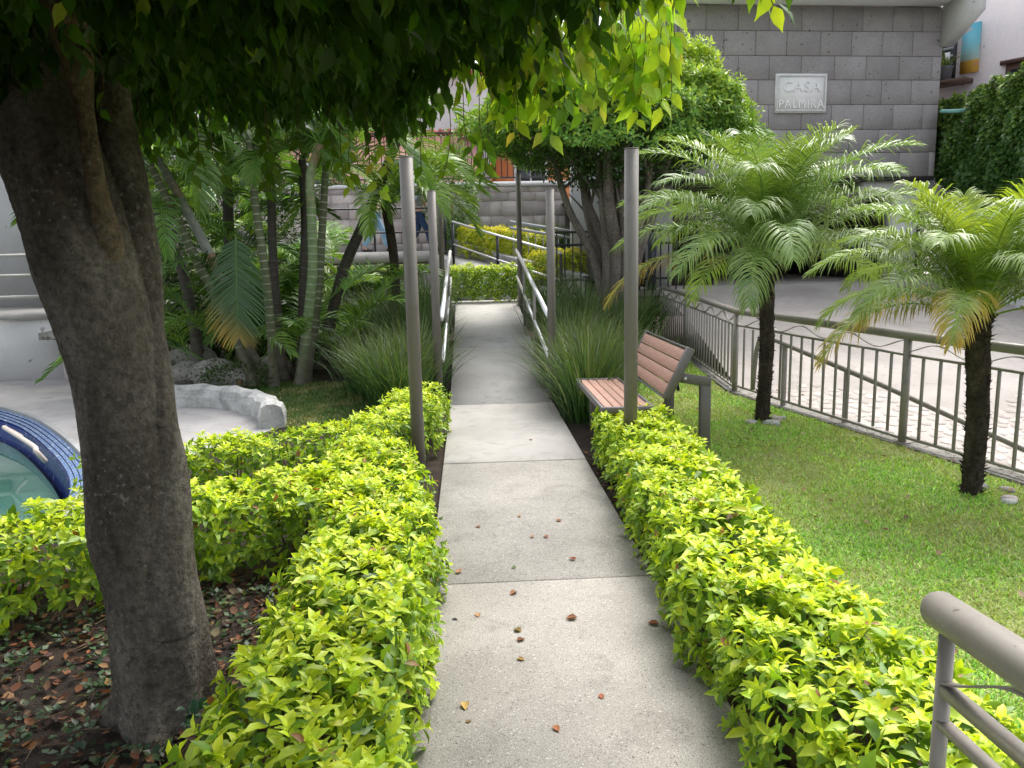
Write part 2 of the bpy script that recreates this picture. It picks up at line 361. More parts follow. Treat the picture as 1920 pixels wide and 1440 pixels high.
water = [tuple((p+q*.26)[:2]) for p, q in zip(pc, inn)]
sheet('pool_water', [(-9, 4.9), (-9, 9.2)]+water, -.26, WATER)
mk('pool_floor', box(-9.5, -2.4, 4.2, 9.8, -.69, -.6), TILED, pool)
hp = [np.array(p) for p in [(-4.42, 7.62, -.05), (-4.5, 7.52, .06), (-4.42, 7.4, .075), (-3.78, 6.66, .075), (-3.68, 6.52, .06), (-3.66, 6.6, -.05)]]
mk('grab_handle', tube(resample(hp, 24), .021, 10), HANDLE, pool, smooth=True)

# lawn base sheets
LAWN_R = [(1.36, .2), (1.45, 6), (1.5, 9.0), (1.5, 14.4), (3.5, 14.4), (3.28, 11.69), (2.9, 8.48), (3.45, 5.94), (3.72, 4.4), (4.9, -.5), (1.4, -.5)]
sheet('lawn', LAWN_R, .006, LAWNB)
LAWN_L = [(-.8, 7.3), (-1.85, 7.4), (-2.4, 8.5), (-3.4, 9.4), (-3.4, 10.4), (-.95, 9.8), (-.7, 8.2)]
sheet('lawn', LAWN_L, .006, LAWNB)

# path slabs
PX0, PX1 = -.235, .865
path = thing('garden_path', 'straight concrete slab path running up between the hedges', 'path', (.3, 0, 0)); path['kind'] = 'structure'; del path['category']
ys = [-1.0, 1.25, 3.52, 5.72, 8.06]
for i in range(4):
    sx, sy = PX1-PX0, ys[i+1]-ys[i]-.012; V, F = cbox(sx, sy, .14, .006)
    c = ((PX0+PX1)/2, (ys[i]+ys[i+1])/2, -.03+(.003 if i % 2 else 0))
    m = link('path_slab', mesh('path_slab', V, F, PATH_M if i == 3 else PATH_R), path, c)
    m.rotation_euler = (0, 0, R(-.7)*0)
def ramp_z(y): return .72*(min(max(y, 8.06), 13.6)-8.06)/5.54
ry = [8.07, 10.55, 13.6]
for a, b in zip(ry[:-1], ry[1:]):
    za, zb = ramp_z(a)+.04, ramp_z(b)+.04
    V = np.array([(PX0, a, za), (PX1, a, za), (PX1, b-.012, zb), (PX0, b-.012, zb), (PX0, a, za-.3), (PX1, a, za-.3), (PX1, b-.012, -.1), (PX0, b-.012, -.1)])
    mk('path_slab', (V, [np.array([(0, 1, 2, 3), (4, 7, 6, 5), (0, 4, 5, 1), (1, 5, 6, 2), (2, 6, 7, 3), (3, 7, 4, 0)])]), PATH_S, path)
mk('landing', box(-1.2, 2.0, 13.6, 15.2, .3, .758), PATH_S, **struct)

# fallen leaves on the path
def curled_leaf(seed, L):
    g = np.random.default_rng(seed); n = 7; t = np.linspace(0, 1, n); wd = np.sin(PI*t**.8)*.3*L+.001; a = g.uniform(.8, 2.6); tw = g.uniform(-.8, .8)
    y = (t-.5)*L; z = .018*np.sin(PI*t)*a+.008+g.uniform(0, .008, n); V = []
    for i in range(n):
        V += [(-wd[i]*math.cos(a*.45+tw*t[i]), y[i], z[i]+wd[i]*.9), (0, y[i], z[i]*.5), (wd[i]*math.cos(a*.45), y[i], z[i]+wd[i]*.75)]
    i = np.arange(n-1)[:, None]*3; F = np.concatenate([np.concatenate([i, i+1, i+4, i+3], 1), np.concatenate([i+1, i+2, i+5, i+4], 1)])
    return np.array(V), [F]
def ray(px, py): return f_+(px-960)/FPX*r_+(720-py)/FPX*u_
def G(px, py, z=0.):
    d = ray(px, py); t = (z-CH)/d[2]; return np.array([0, 0, CH])+d*t
FL = [(998, 826, .05, (.25, .17, .09), 'small tan fallen leaf alone on the pale smooth slab'),
 (974, 966, .055, (.35, .22, .12), 'light brown fallen leaf near the middle of the path beside the right post'),
 (1043, 975, .06, (.28, .10, .05), 'reddish fallen leaf standing on edge, right half of the second rough slab'),
 (898, 990, .06, (.2, .1, .06), 'dark brown crumpled leaf left of centre on the farther rough slab'),
 (823, 995, .05, (.22, .08, .05), 'small reddish brown leaf at the left hedge edge of the path'),
 (996, 1009, .05, (.33, .17, .09), 'thin orange brown leaf lying left of its twin in mid path'),
 (1027, 1009, .055, (.26, .1, .05), 'rust coloured leaf lying right of its twin in mid path'),
 (1080, 1051, .06, (.22, .07, .04), 'dark red curled leaf near the right hedge, above the joint'),
 (857, 1077, .075, (.3, .16, .08), 'long brown leaf near the left hedge just above the joint'),
 (960, 1063, .04, (.14, .2, .05), 'small olive green leaf just above the slab joint'),
 (969, 1111, .065, (.25, .12, .06), 'brown crumpled leaf resting on the slab joint'),
 (895, 1150, .06, (.35, .2, .1), 'pale brown folded leaf on the near slab, left of centre'),
 (848, 1161, .04, (.05, .05, .06), 'tiny blackish leaf on the near slab by the left hedge'),
 (1083, 1160, .075, (.24, .11, .06), 'wide brown curled leaf on the right of the near slab'),
 (978, 1186, .06, (.24, .17, .06), 'olive brown upright leaf in the middle of the near slab'),
 (968, 1203, .055, (.18, .08, .04), 'dark brown leaf just below the olive brown one'),
 (969, 1236, .05, (.32, .2, .07), 'small orange leaf on the near slab'),
 (871, 1318, .07, (.45, .3, .09), 'yellow tan folded leaf near the bottom left of the path'),
 (872, 1356, .035, (.2, .13, .06), 'tiny brown leaf below the yellow tan one'),
 (1039, 1362, .055, (.3, .12, .05), 'orange brown leaf near the bottom middle of the path'),
 (1128, 1312, .05, (.3, .1, .05), 'small reddish leaf near the bottom right of the path'),
 (1236, 1172, .07, (.25, .1, .05), 'reddish brown leaf against the foot of the right hedge'),
 (825, 970, .06, (.1, .16, .04), 'green fallen leaf poking out by the left hedge')]
for i, (px, py, L, c, lab) in enumerate(FL):
    g2 = np.random.default_rng(i); V = LT8[0]*[1.1, 1, 1]; V[:, 2] = np.abs(V[:, 0])*g2.uniform(.3, 1.1)+.25*(V[:, 1]-.5)**2*g2.uniform(.3, 2)+.03; V = V*L*.72; F = LT8[1]; p = G(px, py, .042)
    link('fallen_leaf', mesh('fallen_leaf', V, F, DRY, np.array(c), True), None, p, (0, 0, rng.uniform(0, 6.28)), label=lab, cat='leaf', group='dry leaves fallen on the path')

# ------------------------------------------------------------ upper level behind
def boxo(name, *b, mat, parent=None, **kw): return mk(name, box(*b), mat, parent, **kw)
# beds and retaining
sheet('bed_soil', [(-6, 14.9), (-6, 18), (-.9, 18.0), (1.0, 15.0)], .9, SOIL)
# ramp going up to the left, from landing to the walkway
rp = np.array([(1.75, 14.3, .765), (-.3, 17.7, 1.5), (-1.4, 18.4, 1.75)]); rw = np.array([(2.7, 14.9, .765), (.55, 18.5, 1.5), (-.9, 19.4, 1.75)])
V = np.concatenate([rp, rw, rp-[0, 0, .8], rw-[0, 0, .8]])
mk('upper_ramp', (V, [np.array([(0, 3, 4, 1), (1, 4, 5, 2), (0, 1, 7, 6), (1, 2, 8, 7), (3, 9, 10, 4), (4, 10, 11, 5)])]), PATH_S, **struct)
boxo('walkway', -11, -.9, 18.0, 20.4, 1.5, 1.75, mat=PATH_S, **struct)
boxo('walkway_edge', -11, -1.0, 17.9, 17.997, 1.28, 1.46, mat=mottled('greenlit_concrete', (.25, .3, .1), (.45, .5, .2), scale=3), **struct)  # yellow-green tint paints in greenish light along the slab edge
mk('raised_bed', box(-.9, 5.5, 19.0, 20.4, .5, 1.7), SOIL, **struct)
mk('raised_bed', box(.9, 5.0, 15.6, 18.99, .3, 1.1), SOIL, **struct)
# low lichen wall along the ramp
lw = thing('low_wall', 'low grey lichen stained wall with coping beside the upper ramp', 'wall', (1.0, 17, 1.3))
A = np.array([(2.3, 14.95, .7), (2.0, 15.4, .8), (.62, 18.0, 1.2), (-.5, 19.3, 1.6), (-.9, 19.45, 1.7)]); nn = np.array([.12, .08, 0])
def wallstrip(A, h, th):
    t = nrm(np.gradient(A, axis=0)*[1, 1, 0]); n = np.stack([-t[:, 1], t[:, 0], 0*t[:, 0]], 1)*th/2; n = n if n[1][0] > 0 else -n
    a, b = A-n, A+n; u = np.array([0, 0, h]); return join([strip(a, a+u), strip(b, b+u), strip(a+u, b+u), strip(a, b)])
mk('wall', wallstrip(A, .42, .14), LOWWALL, lw)
mk('coping', wallstrip(A+[0, 0, .423], .06, .22), mottled('grey_coping', (.25, .25, .25), (.36, .36, .35)), lw)
# handrail of upper ramp
hr = thing('handrail', 'thin steel handrail with middle bar along the upper ramp', 'handrail', (.8, 16, 1.2))
hpP = np.array([(1.72, 14.35, 1.62), (.62, 16.15, 2.02), (-.32, 17.7, 2.38)])
mk('top_rail', tube(hpP, .026, 8), STEEL, hr, smooth=True); mk('middle_rail', tube(hpP-[0, 0, .5], .02, 8), STEEL, hr, smooth=True)
for p in ((1.72, 14.35, 1.62), (.62, 16.15, 2.02), (-.32, 17.7, 2.38)): mk('post', tube([np.array(p)-[0, 0, .95], np.array(p)-[0, 0, .02]], .03, 8), BLACKM, hr)
# walkway railing
wr = thing('walkway_railing', 'thin dark pipe railing along the raised walkway in front of the walkers', 'railing', (-4, 18.1, 1.75))
for z in (2.72, 2.18): mk('rail', tube([(-9, 18.1, z), (-.5, 18.1, z)], .022, 6), BLACKM, wr)
for x in np.arange(-8.6, -.3, 1.62): mk('post', tube([(x, 18.13, 1.75), (x, 18.13, 2.7)], .025, 6), BLACKM, wr)
# stone wall behind with blocks
def block_wall(parent, x0, x1, z0, z1, y, bw, bh, mat, proud=.012, jit=.15, gap=.012, name='stone_block', skip=None, ang=0):
    k = 0; z = z0; row = 0; lim = []
    while z < z1-.02:
        h = min(bh*(1+random.uniform(-jit, jit)*.6), z1-z)
        if z1-z-h < .08: h = z1-z
        x = x0-(bw*.5 if row % 2 else random.uniform(.05, .2)*bw); 
        while x < x1:
            ww = bw*(1+random.uniform(-jit, jit)); a, b = max(x, x0), min(x+ww, x1)
            if b-a > .05 and not (skip and skip(a, b, z, z+h)):
                V, F = cbox(b-a-gap, .06, h-gap, .006); pr = random.uniform(0, proud)
                if ang: V = rotz(V, ang)
                cx, cz = (a+b)/2, z+h/2
                link(name, mesh(name, V, F, mat), parent, (cx, y(cx)-pr if callable(y) else y-pr, cz)); k += 1
            x += ww
        z += h; row += 1
    return k
sw = thing('stone_retaining_wall', 'pinkish stone block wall with white cap behind the walkway', 'wall', (-3, 20.6, 1.75))
boxo('wall_core', -11, 2.6, 20.62, 20.9, .5, 3.38, mat=MORTAR, parent=sw)
block_wall(sw, -8.2, 2.6, 1.7, 3.38, 20.6, .46, .30, STONE2, .05, .5)
boxo('cap', -11, 2.75, 20.5, 20.98, 3.385, 3.5, mat=WHITE, parent=sw)
# fence on top of the wall
fw = thing('bar_fence', 'dark bar fence standing on the white capped stone wall', 'fence', (-1, 20.75, 3.5))
for z in (3.6, 4.75): mk('rail', box(-10, 2.6, 20.73, 20.77, z, z+.04), BLACKM, fw)
bar = mesh('bar', *box(-.012, .012, -.012, .012, 0, 1.15), BLACKM)
for x in np.arange(-9.9, 2.6, .155): link('bar', bar, fw, (x, 20.75, 3.62))
# far houses
def house(label, x0, x1, y0, y1, z0, z1, wm, rm, wins, roofh=.9, name='house'):
    h = thing(name, label, 'house', ((x0+x1)/2, y0, z0)); boxo('wall', x0, x1, y0, y1, z0, z1, mat=wm, parent=h)
    if rm:
        V = np.array([(x0-.3, y0-.4, z1), (x1+.3, y0-.4, z1), (x1+.3, y1, z1+roofh), (x0-.3, y1, z1+roofh), (x0-.3, y0-.4, z1+.12), (x1+.3, y0-.4, z1+.12), (x1+.3, y1, z1+roofh+.12), (x0-.3, y1, z1+roofh+.12)])
        mk('roof', (V, [np.array([(0, 3, 2, 1), (4, 5, 6, 7), (0, 1, 5, 4), (1, 2, 6, 5), (2, 3, 7, 6), (3, 0, 4, 7)])]), rm, h)
        rt = mesh('roof_tile', *tube([(0, 0, 0), (0, y1-y0+.4, roofh)], .07, 6), rm)
        for x in np.arange(x0-.2, x1+.3, .26): link('roof_tile', rt, h, (x, y0-.41, z1+.12))
    for (a, b, c, d) in wins:
        fr = boxo('window', a, b, y0-.04, y0-.003, c, d, mat=WHITE, parent=h); boxo('pane', a+.08, (a+b)/2-.03, y0-.06, y0-.043, c+.08, d-.08, mat=GLASS_D, parent=fr); boxo('pane', (a+b)/2+.03, b-.08, y0-.06, y0-.043, c+.08, d-.08, mat=GLASS_D, parent=fr)
    return h
house('pink house with red tiled roof seen beyond the stone wall', -6.5, .5, 25, 31, 1, 5.3, PINK, RED, [(-5.5, -4.2, 3.2, 4.6), (-2.6, -1.2, 3.2, 4.6)])
house('orange house at the end of the walkway wall, beside the clipped tree', 1.0, 6, 26, 31, 1, 5.6, ORANGE, RED, [(1.6, 2.7, 3.3, 4.9)])
house('white house behind the palm clump on the far left', -16, -7.2, 24, 30, 1, 7.5, WHITE, RED, [(-14.5, -13, 4, 5.5), (-10.5, -9.2, 4, 5.5)])
house('pale grey house filling the gap behind the walkers', -22, 12, 36, 42, 1, 9.5, GREYW, RED, [(-4, -2.5, 6.4, 7.9), (3, 4.5, 6.4, 7.9)])

# ------------------------------------------------------------ left white house and terrace wall
wh = thing('white_house', 'white walled house with balcony railing behind the pool', 'house', (-7, 11.3, 0))
boxo('wall', -14, -5.62, 11.25, 11.6, -.1, .86, mat=WHITE, parent=wh)
boxo('floor_slab', -14, -5.4, 11.18, 14.5, .862, .93, mat=mottled('slab_grey', (.4, .38, .36), (.52, .5, .48)), parent=wh)
boxo('upper_wall', -14, -6.35, 13.6, 13.9, .93, 5.2, mat=WHITE, parent=wh)
boxo('pillar', -6.9, -6.45, 12.9, 13.3, .93, 5.2, mat=GREYW, parent=wh)
d_ = boxo('glass_door', -9.2, -8.15, 13.5, 13.58, .93, 3.1, mat=BROWNF, parent=wh); boxo('pane', -9.1, -8.25, 13.47, 13.495, 1.05, 3.0, mat=GLASS_D, parent=d_)
boxo('roof', -14, -5.3, 11.3, 16, 5.21, 5.5, mat=WHITE, parent=wh)
br = thing('balcony_railing', 'pale pipe railing with three bars on the white house balcony', 'railing', (-7, 11.35, .93))
for z in (1.75, 1.47, 1.17): mk('rail', tube([(-13, 11.3, z), (-5.95, 11.3, z)], .024, 8), paint('pale_rail', (.55, .54, .5), .4) if z > 1.7 else bpy.data.materials['pale_rail'], br, smooth=True)
for x in (-5.95, -7.6, -9.3): mk('post', tube([(x, 11.3, .93), (x, 11.3, 1.78)], .035, 8), bpy.data.materials['pale_rail'], br, smooth=True)
st = thing('stone_pillar', 'short weathered stone pillar with flat cap at the corner of the white terrace', 'pillar', (-5.5, 11, 0))
mk('shaft', box(-5.62, -4.9, 10.85, 11.24, 0, .6), STONE2, st); mk('cap', box(-5.85, -4.75, 10.75, 11.25, .603, .7), KERBM, st)
# whitewashed curved kerb
ck = np.array([(-3.45, 8.75, 0), (-3.05, 8.72, 0), (-2.6, 8.5, 0), (-2.25, 8.1, 0), (-2.02, 7.7, 0), (-1.93, 7.38, 0)]); ck = resample(ck, 40)
def rounded_kerb(P, h, w, seed):
    g = np.random.default_rng(seed); t = nrm(np.gradient(P, axis=0)); n = np.stack([-t[:, 1], t[:, 0], 0*t[:, 0]], 1); prof = [(-.5, 0), (-.52, .5), (-.42, .85), (-.2, 1), (.15, 1), (.4, .87), (.5, .5), (.5, 0)]; rows = []
    for (a, b) in prof: rows.append(P+n*a*w+np.array([0, 0, h])*b+g.normal(0, .004, P.shape)+.008*np.sin(np.arange(len(P))*.9+a*5)[:, None])
    out = [strip(rows[i], rows[i+1]) for i in range(len(rows)-1)]
    e = np.array([r[-1] for r in rows]); e0 = np.array([r[0] for r in rows]); out += [(e, [np.arange(len(e))[None]]), (e0, [np.arange(len(e))[None]])]
    return join(out)
kb = thing('whitewashed_kerb', 'curved low kerb of whitewashed stone at the edge of the pool deck', 'kerb', (-2.5, 8.2, 0))
mk('kerb_body', rounded_kerb(ck, .24, .24, 3), WHITEW, kb, smooth=True)
# rocks behind the palm clump
def rock(sx, sy, sz, seed):
    g = np.random.default_rng(seed); bm = bmesh.new(); bmesh.ops.create_icosphere(bm, subdivisions=2, radius=1)
    V = np.array([v.co[:] for v in bm.verts]); F = np.array([[v.index for v in f.verts] for f in bm.faces]); bm.free()
    k = g.normal(0, 1, (5, 3)); r = 1+.14*np.sin(V@k.T*2+g.uniform(0, 6, 5)).sum(1)/1.6; return V*r[:, None]*[sx, sy, sz], [F]
for i, (x, y, s) in enumerate([(-4.3, 10.7, .3), (-3.75, 10.5, .24), (-3.35, 10.25, .27), (-3.0, 10.0, .2), (-4.0, 11.0, .35), (-2.8, 10.9, .25)]):
    V, F = rock(s*1.2, s, s*.8, 40+i)
    link('rock', mesh('rock', V, F, KERBM, None, True), None, (x, y, s*.5), label=['large pale rock left of the palm clump', 'flat whitish rock left of the palm clump roots', 'whitewashed rock beside the leaning palm stems', 'small pale rock at the foot of the leaning palm', 'big mossy rock behind the others by the palms', 'pale rock tucked between the palm stems'][i], cat='rock', group='pale rocks round the palm clump')

# ------------------------------------------------------------ driveway and right-hand side
DS = .165
def dz(y): return -.15+DS*(y-8)
def dsheet(name, x0, x1, y0, y1, off, mat):
    return sheet(name, [(x0, y0), (x1, y0), (x1, y1), (x0, y1)], [dz(y0)+off, dz(y0)+off, dz(y1)+off, dz(y1)+off], mat)
sheet('driveway', [(3.95, 2), (12.5, 2), (12.5, 14.5), (3.62, 14.5), (3.45, 11.69), (3.12, 8.48), (3.64, 5.94)], [dz(2), dz(2), dz(14.5), dz(14.5), dz(11.69), dz(8.48), dz(5.94)], DRIVE)
boxo('carport_floor', 2.6, 12.5, 14.51, 22, .6, dz(14.5), mat=DRIVE, **struct)
# cobbles
cob = thing('cobble_paving', 'pale pinkish cobbles set in the sloping driveway', 'paving', (5, 7, 0)); cob['kind'] = 'structure'; del cob['category']
def cobble_mesh(seed):
    g = np.random.default_rng(seed); n = 7; a = np.sort(np.linspace(0, 2*PI, n, endpoint=False)+g.uniform(-.25, .25, n)); r = g.uniform(.75, 1.05, n)
    o = np.stack([np.cos(a)*r, np.sin(a)*r], 1); V = np.concatenate([np.c_[o, np.full(n, -.25)], np.c_[o*.92, np.full(n, .12)], np.c_[o*.6, np.full(n, .24)]]); V = np.concatenate([V, [[0, 0, .27]]])
    i = np.arange(n); j = (i+1) % n; return V, [np.concatenate([np.stack([i, j, n+j, n+i], 1), np.stack([n+i, n+j, 2*n+j, 2*n+i], 1)]), np.stack([2*n+i, 2*n+j, np.full(n, 3*n)], 1)]
cm = [cobble_mesh(i) for i in range(8)]; cms = [mesh('cobble', v, f, COBBLE, None, True) for v, f in cm]
def fence_x(y): return np.interp(y, [2, 4.79, 5.94, 8.48, 11.69, 14], [4.4, 3.72, 3.52, 3.0, 3.36, 3.55])
spots = []
y = 4.2
while y < 9.8:
    x = fence_x(y)+.18+rng.uniform(0, .08)
    while x < 8.5:
        if y < 8.4+.5*math.sin(x*2) and rng.uniform() < .97: spots.append((x+rng.uniform(-.03, .03), y+rng.uniform(-.03, .03), rng.uniform(.055, .085)))
        x += .165
    y += .14
def in_view(x, y, z):
    v = np.array([x, y, z])-[0, 0, CH]; dd = v@f_; return dd > 0 and abs(v@r_/dd*FPX) < 980
spots = [s for s in spots if in_view(s[0], s[1], dz(s[1]))]; spots.sort(key=lambda s: math.hypot(s[0], s[1]))
for i, (x, y, s) in enumerate(spots[:290]):
    o = link('cobble', cms[i % 8], cob, (x, y, dz(y)+.006), (math.atan(DS), 0, rng.uniform(0, 6.28))); o.rotation_mode = 'ZYX'; o.scale = (s*1.2, s*1.05, s*.3)
rest = []
for i, (x, y, s) in enumerate(spots[290:]):
    V = rotz(cm[i % 8][0]*[s*1.15, s, s*.35], rng.uniform(0, 6.28)); V[:, 2] += V[:, 1]*DS; rest.append((V+[x, y, dz(y)+.006], cm[i % 8][1]))
if rest: mk('cobbles', join(rest), COBBLE, cob, smooth=True, kind='stuff')
# kerb under the fence
FP = np.array([(5.0, -.6, 0), (3.69+.05, 4.79, 0), (3.50, 5.94, 0), (2.99, 8.48, 0), (3.33, 11.69, 0), (3.5, 13.9, 0)])
def kerbstrip(P, z0, z1, w):
    t = nrm(np.gradient(P, axis=0)); n = np.stack([t[:, 1], -t[:, 0], 0*t[:, 0]], 1)*w; a, b = P+[0, 0, z1]-n*.3, P+[0, 0, z1]+n*.7
    return join([strip(a, b), strip(a-[0, 0, z1-z0], a), strip(b-[0, 0, z1-z0], b)])
mk('fence_kerb', kerbstrip(FP, -.9, .02, .2), KERBM, kind='structure')
mk('retaining_bank', kerbstrip(np.array([(2.99, 8.48, 0), (3.33, 11.69, 0), (3.5, 14.4, 0)])+[.12, 0, 0], -.3, .0, .05), KERBM, kind='structure')
# metal fence
fe = thing('metal_fence', 'grey brown metal fence with round top rail between lawn and driveway', 'fence', (3.2, 8.5, 0))
# height of fence follows slight variation
top = np.array([(p[0], p[1], .93) for p in FP[1:]]); top[0] = (3.69+.6*.23+.0, 3.6, .93); top[0][0] = 4.0; top[0][1] = 3.6
top = np.array([(4.0, 3.6, .90), (3.50, 5.94, .90), (2.99, 8.48, .93), (3.33, 11.69, .95), (3.5, 13.9, .97)])
mk('top_rail', tube(top, .037, 12), RAILM, fe, smooth=True)
for k in range(4):
    a, b = top[k], top[k+1]; d = b-a; L = np.linalg.norm(d[:2]); u = d/L; ang = math.atan2(d[1], d[0])
    def along(s, z): return a+u*s+[0, 0, z-.93 + 0]
    def bar_(z, hh, ww, nm):
        V, F = cbox(L-.06, ww, hh, .003); V = rotz(V, ang); V[:, 2] += (V@np.array([math.cos(ang), math.sin(ang), 0]))*(d[2]/L)
        link(nm, mesh(nm, V, F, RAILM), fe, (a+b)/2+[0, 0, z-(a[2]+b[2])/2])
    zt = (a[2]+b[2])/2
    bar_(zt-.155, .02, .028, 'upper_bar'); bar_(.075, .022, .03, 'bottom_bar')
    n = int(round(L/.175)); bl = mesh('baluster', *cbox(.02, .02, zt-.155-.075-.02, .002), RAILM)
    for i in range(1, n):
        if k == 3 and i > n-1: break
        p = a+u*(i*L/n); link('baluster', bl, fe, (p[0], p[1], (zt-.155+.075)/2))
    s = np.linspace(0, L, int(L*40)); wv = a[None]+u[None]*s[:, None]; wv[:, 2] = zt-.092+.042*np.cos(s/.70*2*PI); q = np.array([-u[1], u[0], 0])*.012
    mk('wavy_strip', join([strip(wv-q, wv+q), strip(wv-q-[0, 0, .006], wv+q-[0, 0, .006]), strip(wv-q, wv-q-[0, 0, .006]), strip(wv+q, wv+q-[0, 0, .006])]), RAILM, fe)
for p in [*top[1:], (3.30, 6.9, .9)][:4]:
    mk('post', tube([(p[0], p[1], -.02), (p[0], p[1], p[2]-.01)], .032, 12), RAILM, fe, smooth=True)
    mk('foot_plate', box(p[0]-.05, p[0]+.05, p[1]-.05, p[1]+.05, .02, .03), RAILM, fe)
# lower pipe rail in the driveway
lr = thing('driveway_handrail', 'sloping lower pipe rail on flat posts on the driveway behind the fence', 'handrail', (3.6, 7, 0))
lp = np.array([(3.02, 8.0, .12), (3.05, 7.98, .62), (3.12, 7.9, .7), (3.55, 6.3, .42), (3.85, 4.95, .18), (4.15, 3.8, -.02)])
mk('pipe_rail', tube(np.concatenate([resample(lp[:3], 6), lp[3:]]), .025, 8), RAILM, lr, smooth=True)
for s_, (x, y, z) in enumerate([(3.19, 7.6, .65), (3.42, 6.75, .5), (3.75, 5.4, .25)]):
    V, F = cbox(.05, .02, z-dz(y)+.02, .002); link('post', mesh('post', V, F, RAILM), lr, (x, y, (z+dz(y))/2-.02))
# foreground railing
fr = thing('stair_railing', 'thick grey metal railing end cut off at the lower right corner', 'railing', (.95, 1.4, 0))
a0 = np.array([.935, 1.415, .872]); dv = -np.array([.085, 1, -.11]); dv /= np.linalg.norm(dv)
pipe = np.array([a0-dv*.012, a0, a0+dv*.4, a0+dv*1.6]); mk('top_rail', tube(pipe, [.034, .0385, .0385, .0385], 28), RAILM, fr, smooth=True)
mk('post', tube([a0+dv*.035-[0, 0, .95], a0+dv*.035-[0, 0, .02]], .0155, 16), RAILM, fr, smooth=True)
for z, nm, hh in ((-.155, 'upper_bar', .022), (-.23, 'lower_bar', .014)):
    P0 = a0+dv*.045+[0, 0, z]; P1 = a0+dv*1.6+[0, 0, z]; sd_ = nrm(np.cross(dv, up))*.014; uu = np.array([0, 0, hh/2])
    V = np.array([P0-sd_-uu, P0+sd_-uu, P0+sd_+uu, P0-sd_+uu, P1-sd_-uu, P1+sd_-uu, P1+sd_+uu, P1-sd_+uu])
    mk(nm, (V, [np.array([(0, 1, 2, 3), (4, 7, 6, 5), (0, 4, 5, 1), (1, 5, 6, 2), (2, 6, 7, 3), (3, 7, 4, 0)])]), RAILM, fr)
s = np.linspace(0.02, 1.5, 80); wv = a0[None]+dv[None]*s[:, None]; wv[:, 2] += -.092-.05*np.cos(s/.62*2*PI); q = nrm(np.cross(dv, up))*.011
mk('wavy_strip', join([strip(wv-q, wv+q), strip(wv-q-[0, 0, .005], wv+q-[0, 0, .005]), strip(wv-q, wv-q-[0, 0, .005]), strip(wv+q, wv+q-[0, 0, .005])]), RAILM, fr)

# ------------------------------------------------------------ round posts and path handrails
PO = [(-.40, 5.45, 0, 'tall bare metal post in the left hedge, the nearest on that side', .047), (1.10, 5.2, 0, 'tall bare metal post standing in the right hedge by the bench', .047),
      (-.355, 8.2, 0, 'grey metal post at the lower end of the left ramp handrail', .045), (.875, 8.2, 0, 'grey metal post at the lower end of the right ramp handrail', .045),
      (-.45, 13.5, .7, 'far metal post at the upper end of the left ramp handrail', .045), (.90, 13.5, .7, 'far metal post at the upper end of the right ramp handrail', .045)]
for x, y, z, lab, r in PO:
    t = thing('metal_post', lab, 'post', (x, y, z), 'round metal posts beside the path')
    P = np.array([(x, y, z-.1), (x, y, z+1.2), (x, y, z+2.27)])
    mk('shaft', tube(P, r, 24), POST, t, smooth=True); mk('cap', tube([(x, y, z+2.272), (x, y, z+2.28)], r*.97, 24), POST, t)
    mk('base_plate', box(x-.075, x+.075, y-.075, y+.075, z-.0+.045*(z > 0), z+.01+.045*(z > 0)), RAILM, t)
for sgn, x0, lab in ((-1, -.30, 'polished steel handrail climbing the left side of the path ramp'), (1, .845, 'polished steel handrail climbing the right side of the path ramp')):
    t = thing('handrail', lab, 'handrail', (x0, 8.25, 0))
    for h_, r_i, nm in ((.95, .028, 'top_rail'), (.5, .022, 'lower_rail')):
        mk(nm, tube([(x0, 8.22, h_), (x0, 13.5, .74+h_)], r_i, 12), STEEL, t, smooth=True)
    for y in (10.0, 11.8): mk('post', tube([(x0, y, ramp_z(y)-.05), (x0, y, ramp_z(y)+.94)], .02, 8), RAILM, t, smooth=True)

# ------------------------------------------------------------ bench
be = thing('park_bench', 'park bench with brown composite planks and grey metal frame beside the right hedge', 'bench', (1.35, 6.3, 0))
def placed(name, V, F, mat, c, M=None):
    if M is not None: V = V@np.array(M).T
    return link(name, mesh(name, V, F, mat), be, c)
sy0, sy1, sx0, sx1 = 5.62, 6.98, .965, 1.375; ln = sy1-sy0
pw = (sx1-sx0-.06)/5
for i in range(5):
    V, F = cbox(pw-.008, ln-.07, .026, .003); placed('seat_plank', V, F, PLANK, (sx0+.03+pw*(i+.5), (sy0+sy1)/2, .443))
for c, d in (((sx0+.013, (sy0+sy1)/2, .436), (.026, ln, .05)), ((sx1-.013, (sy0+sy1)/2, .436), (.026, ln, .05)), (((sx0+sx1)/2, sy0+.0, .436), (sx1-sx0+.002, .035, .052)), (((sx0+sx1)/2, sy1, .436), (sx1-sx0+.002, .035, .052))):
    V, F = cbox(*d, .006); placed('seat_frame', V, F, BENCHM, c)
by0, by1 = 5.72, 7.08; tilt = math.atan2(.17, .36); bc = np.array([1.565, (by0+by1)/2, .685]); ct, st_ = math.cos(tilt), math.sin(tilt)
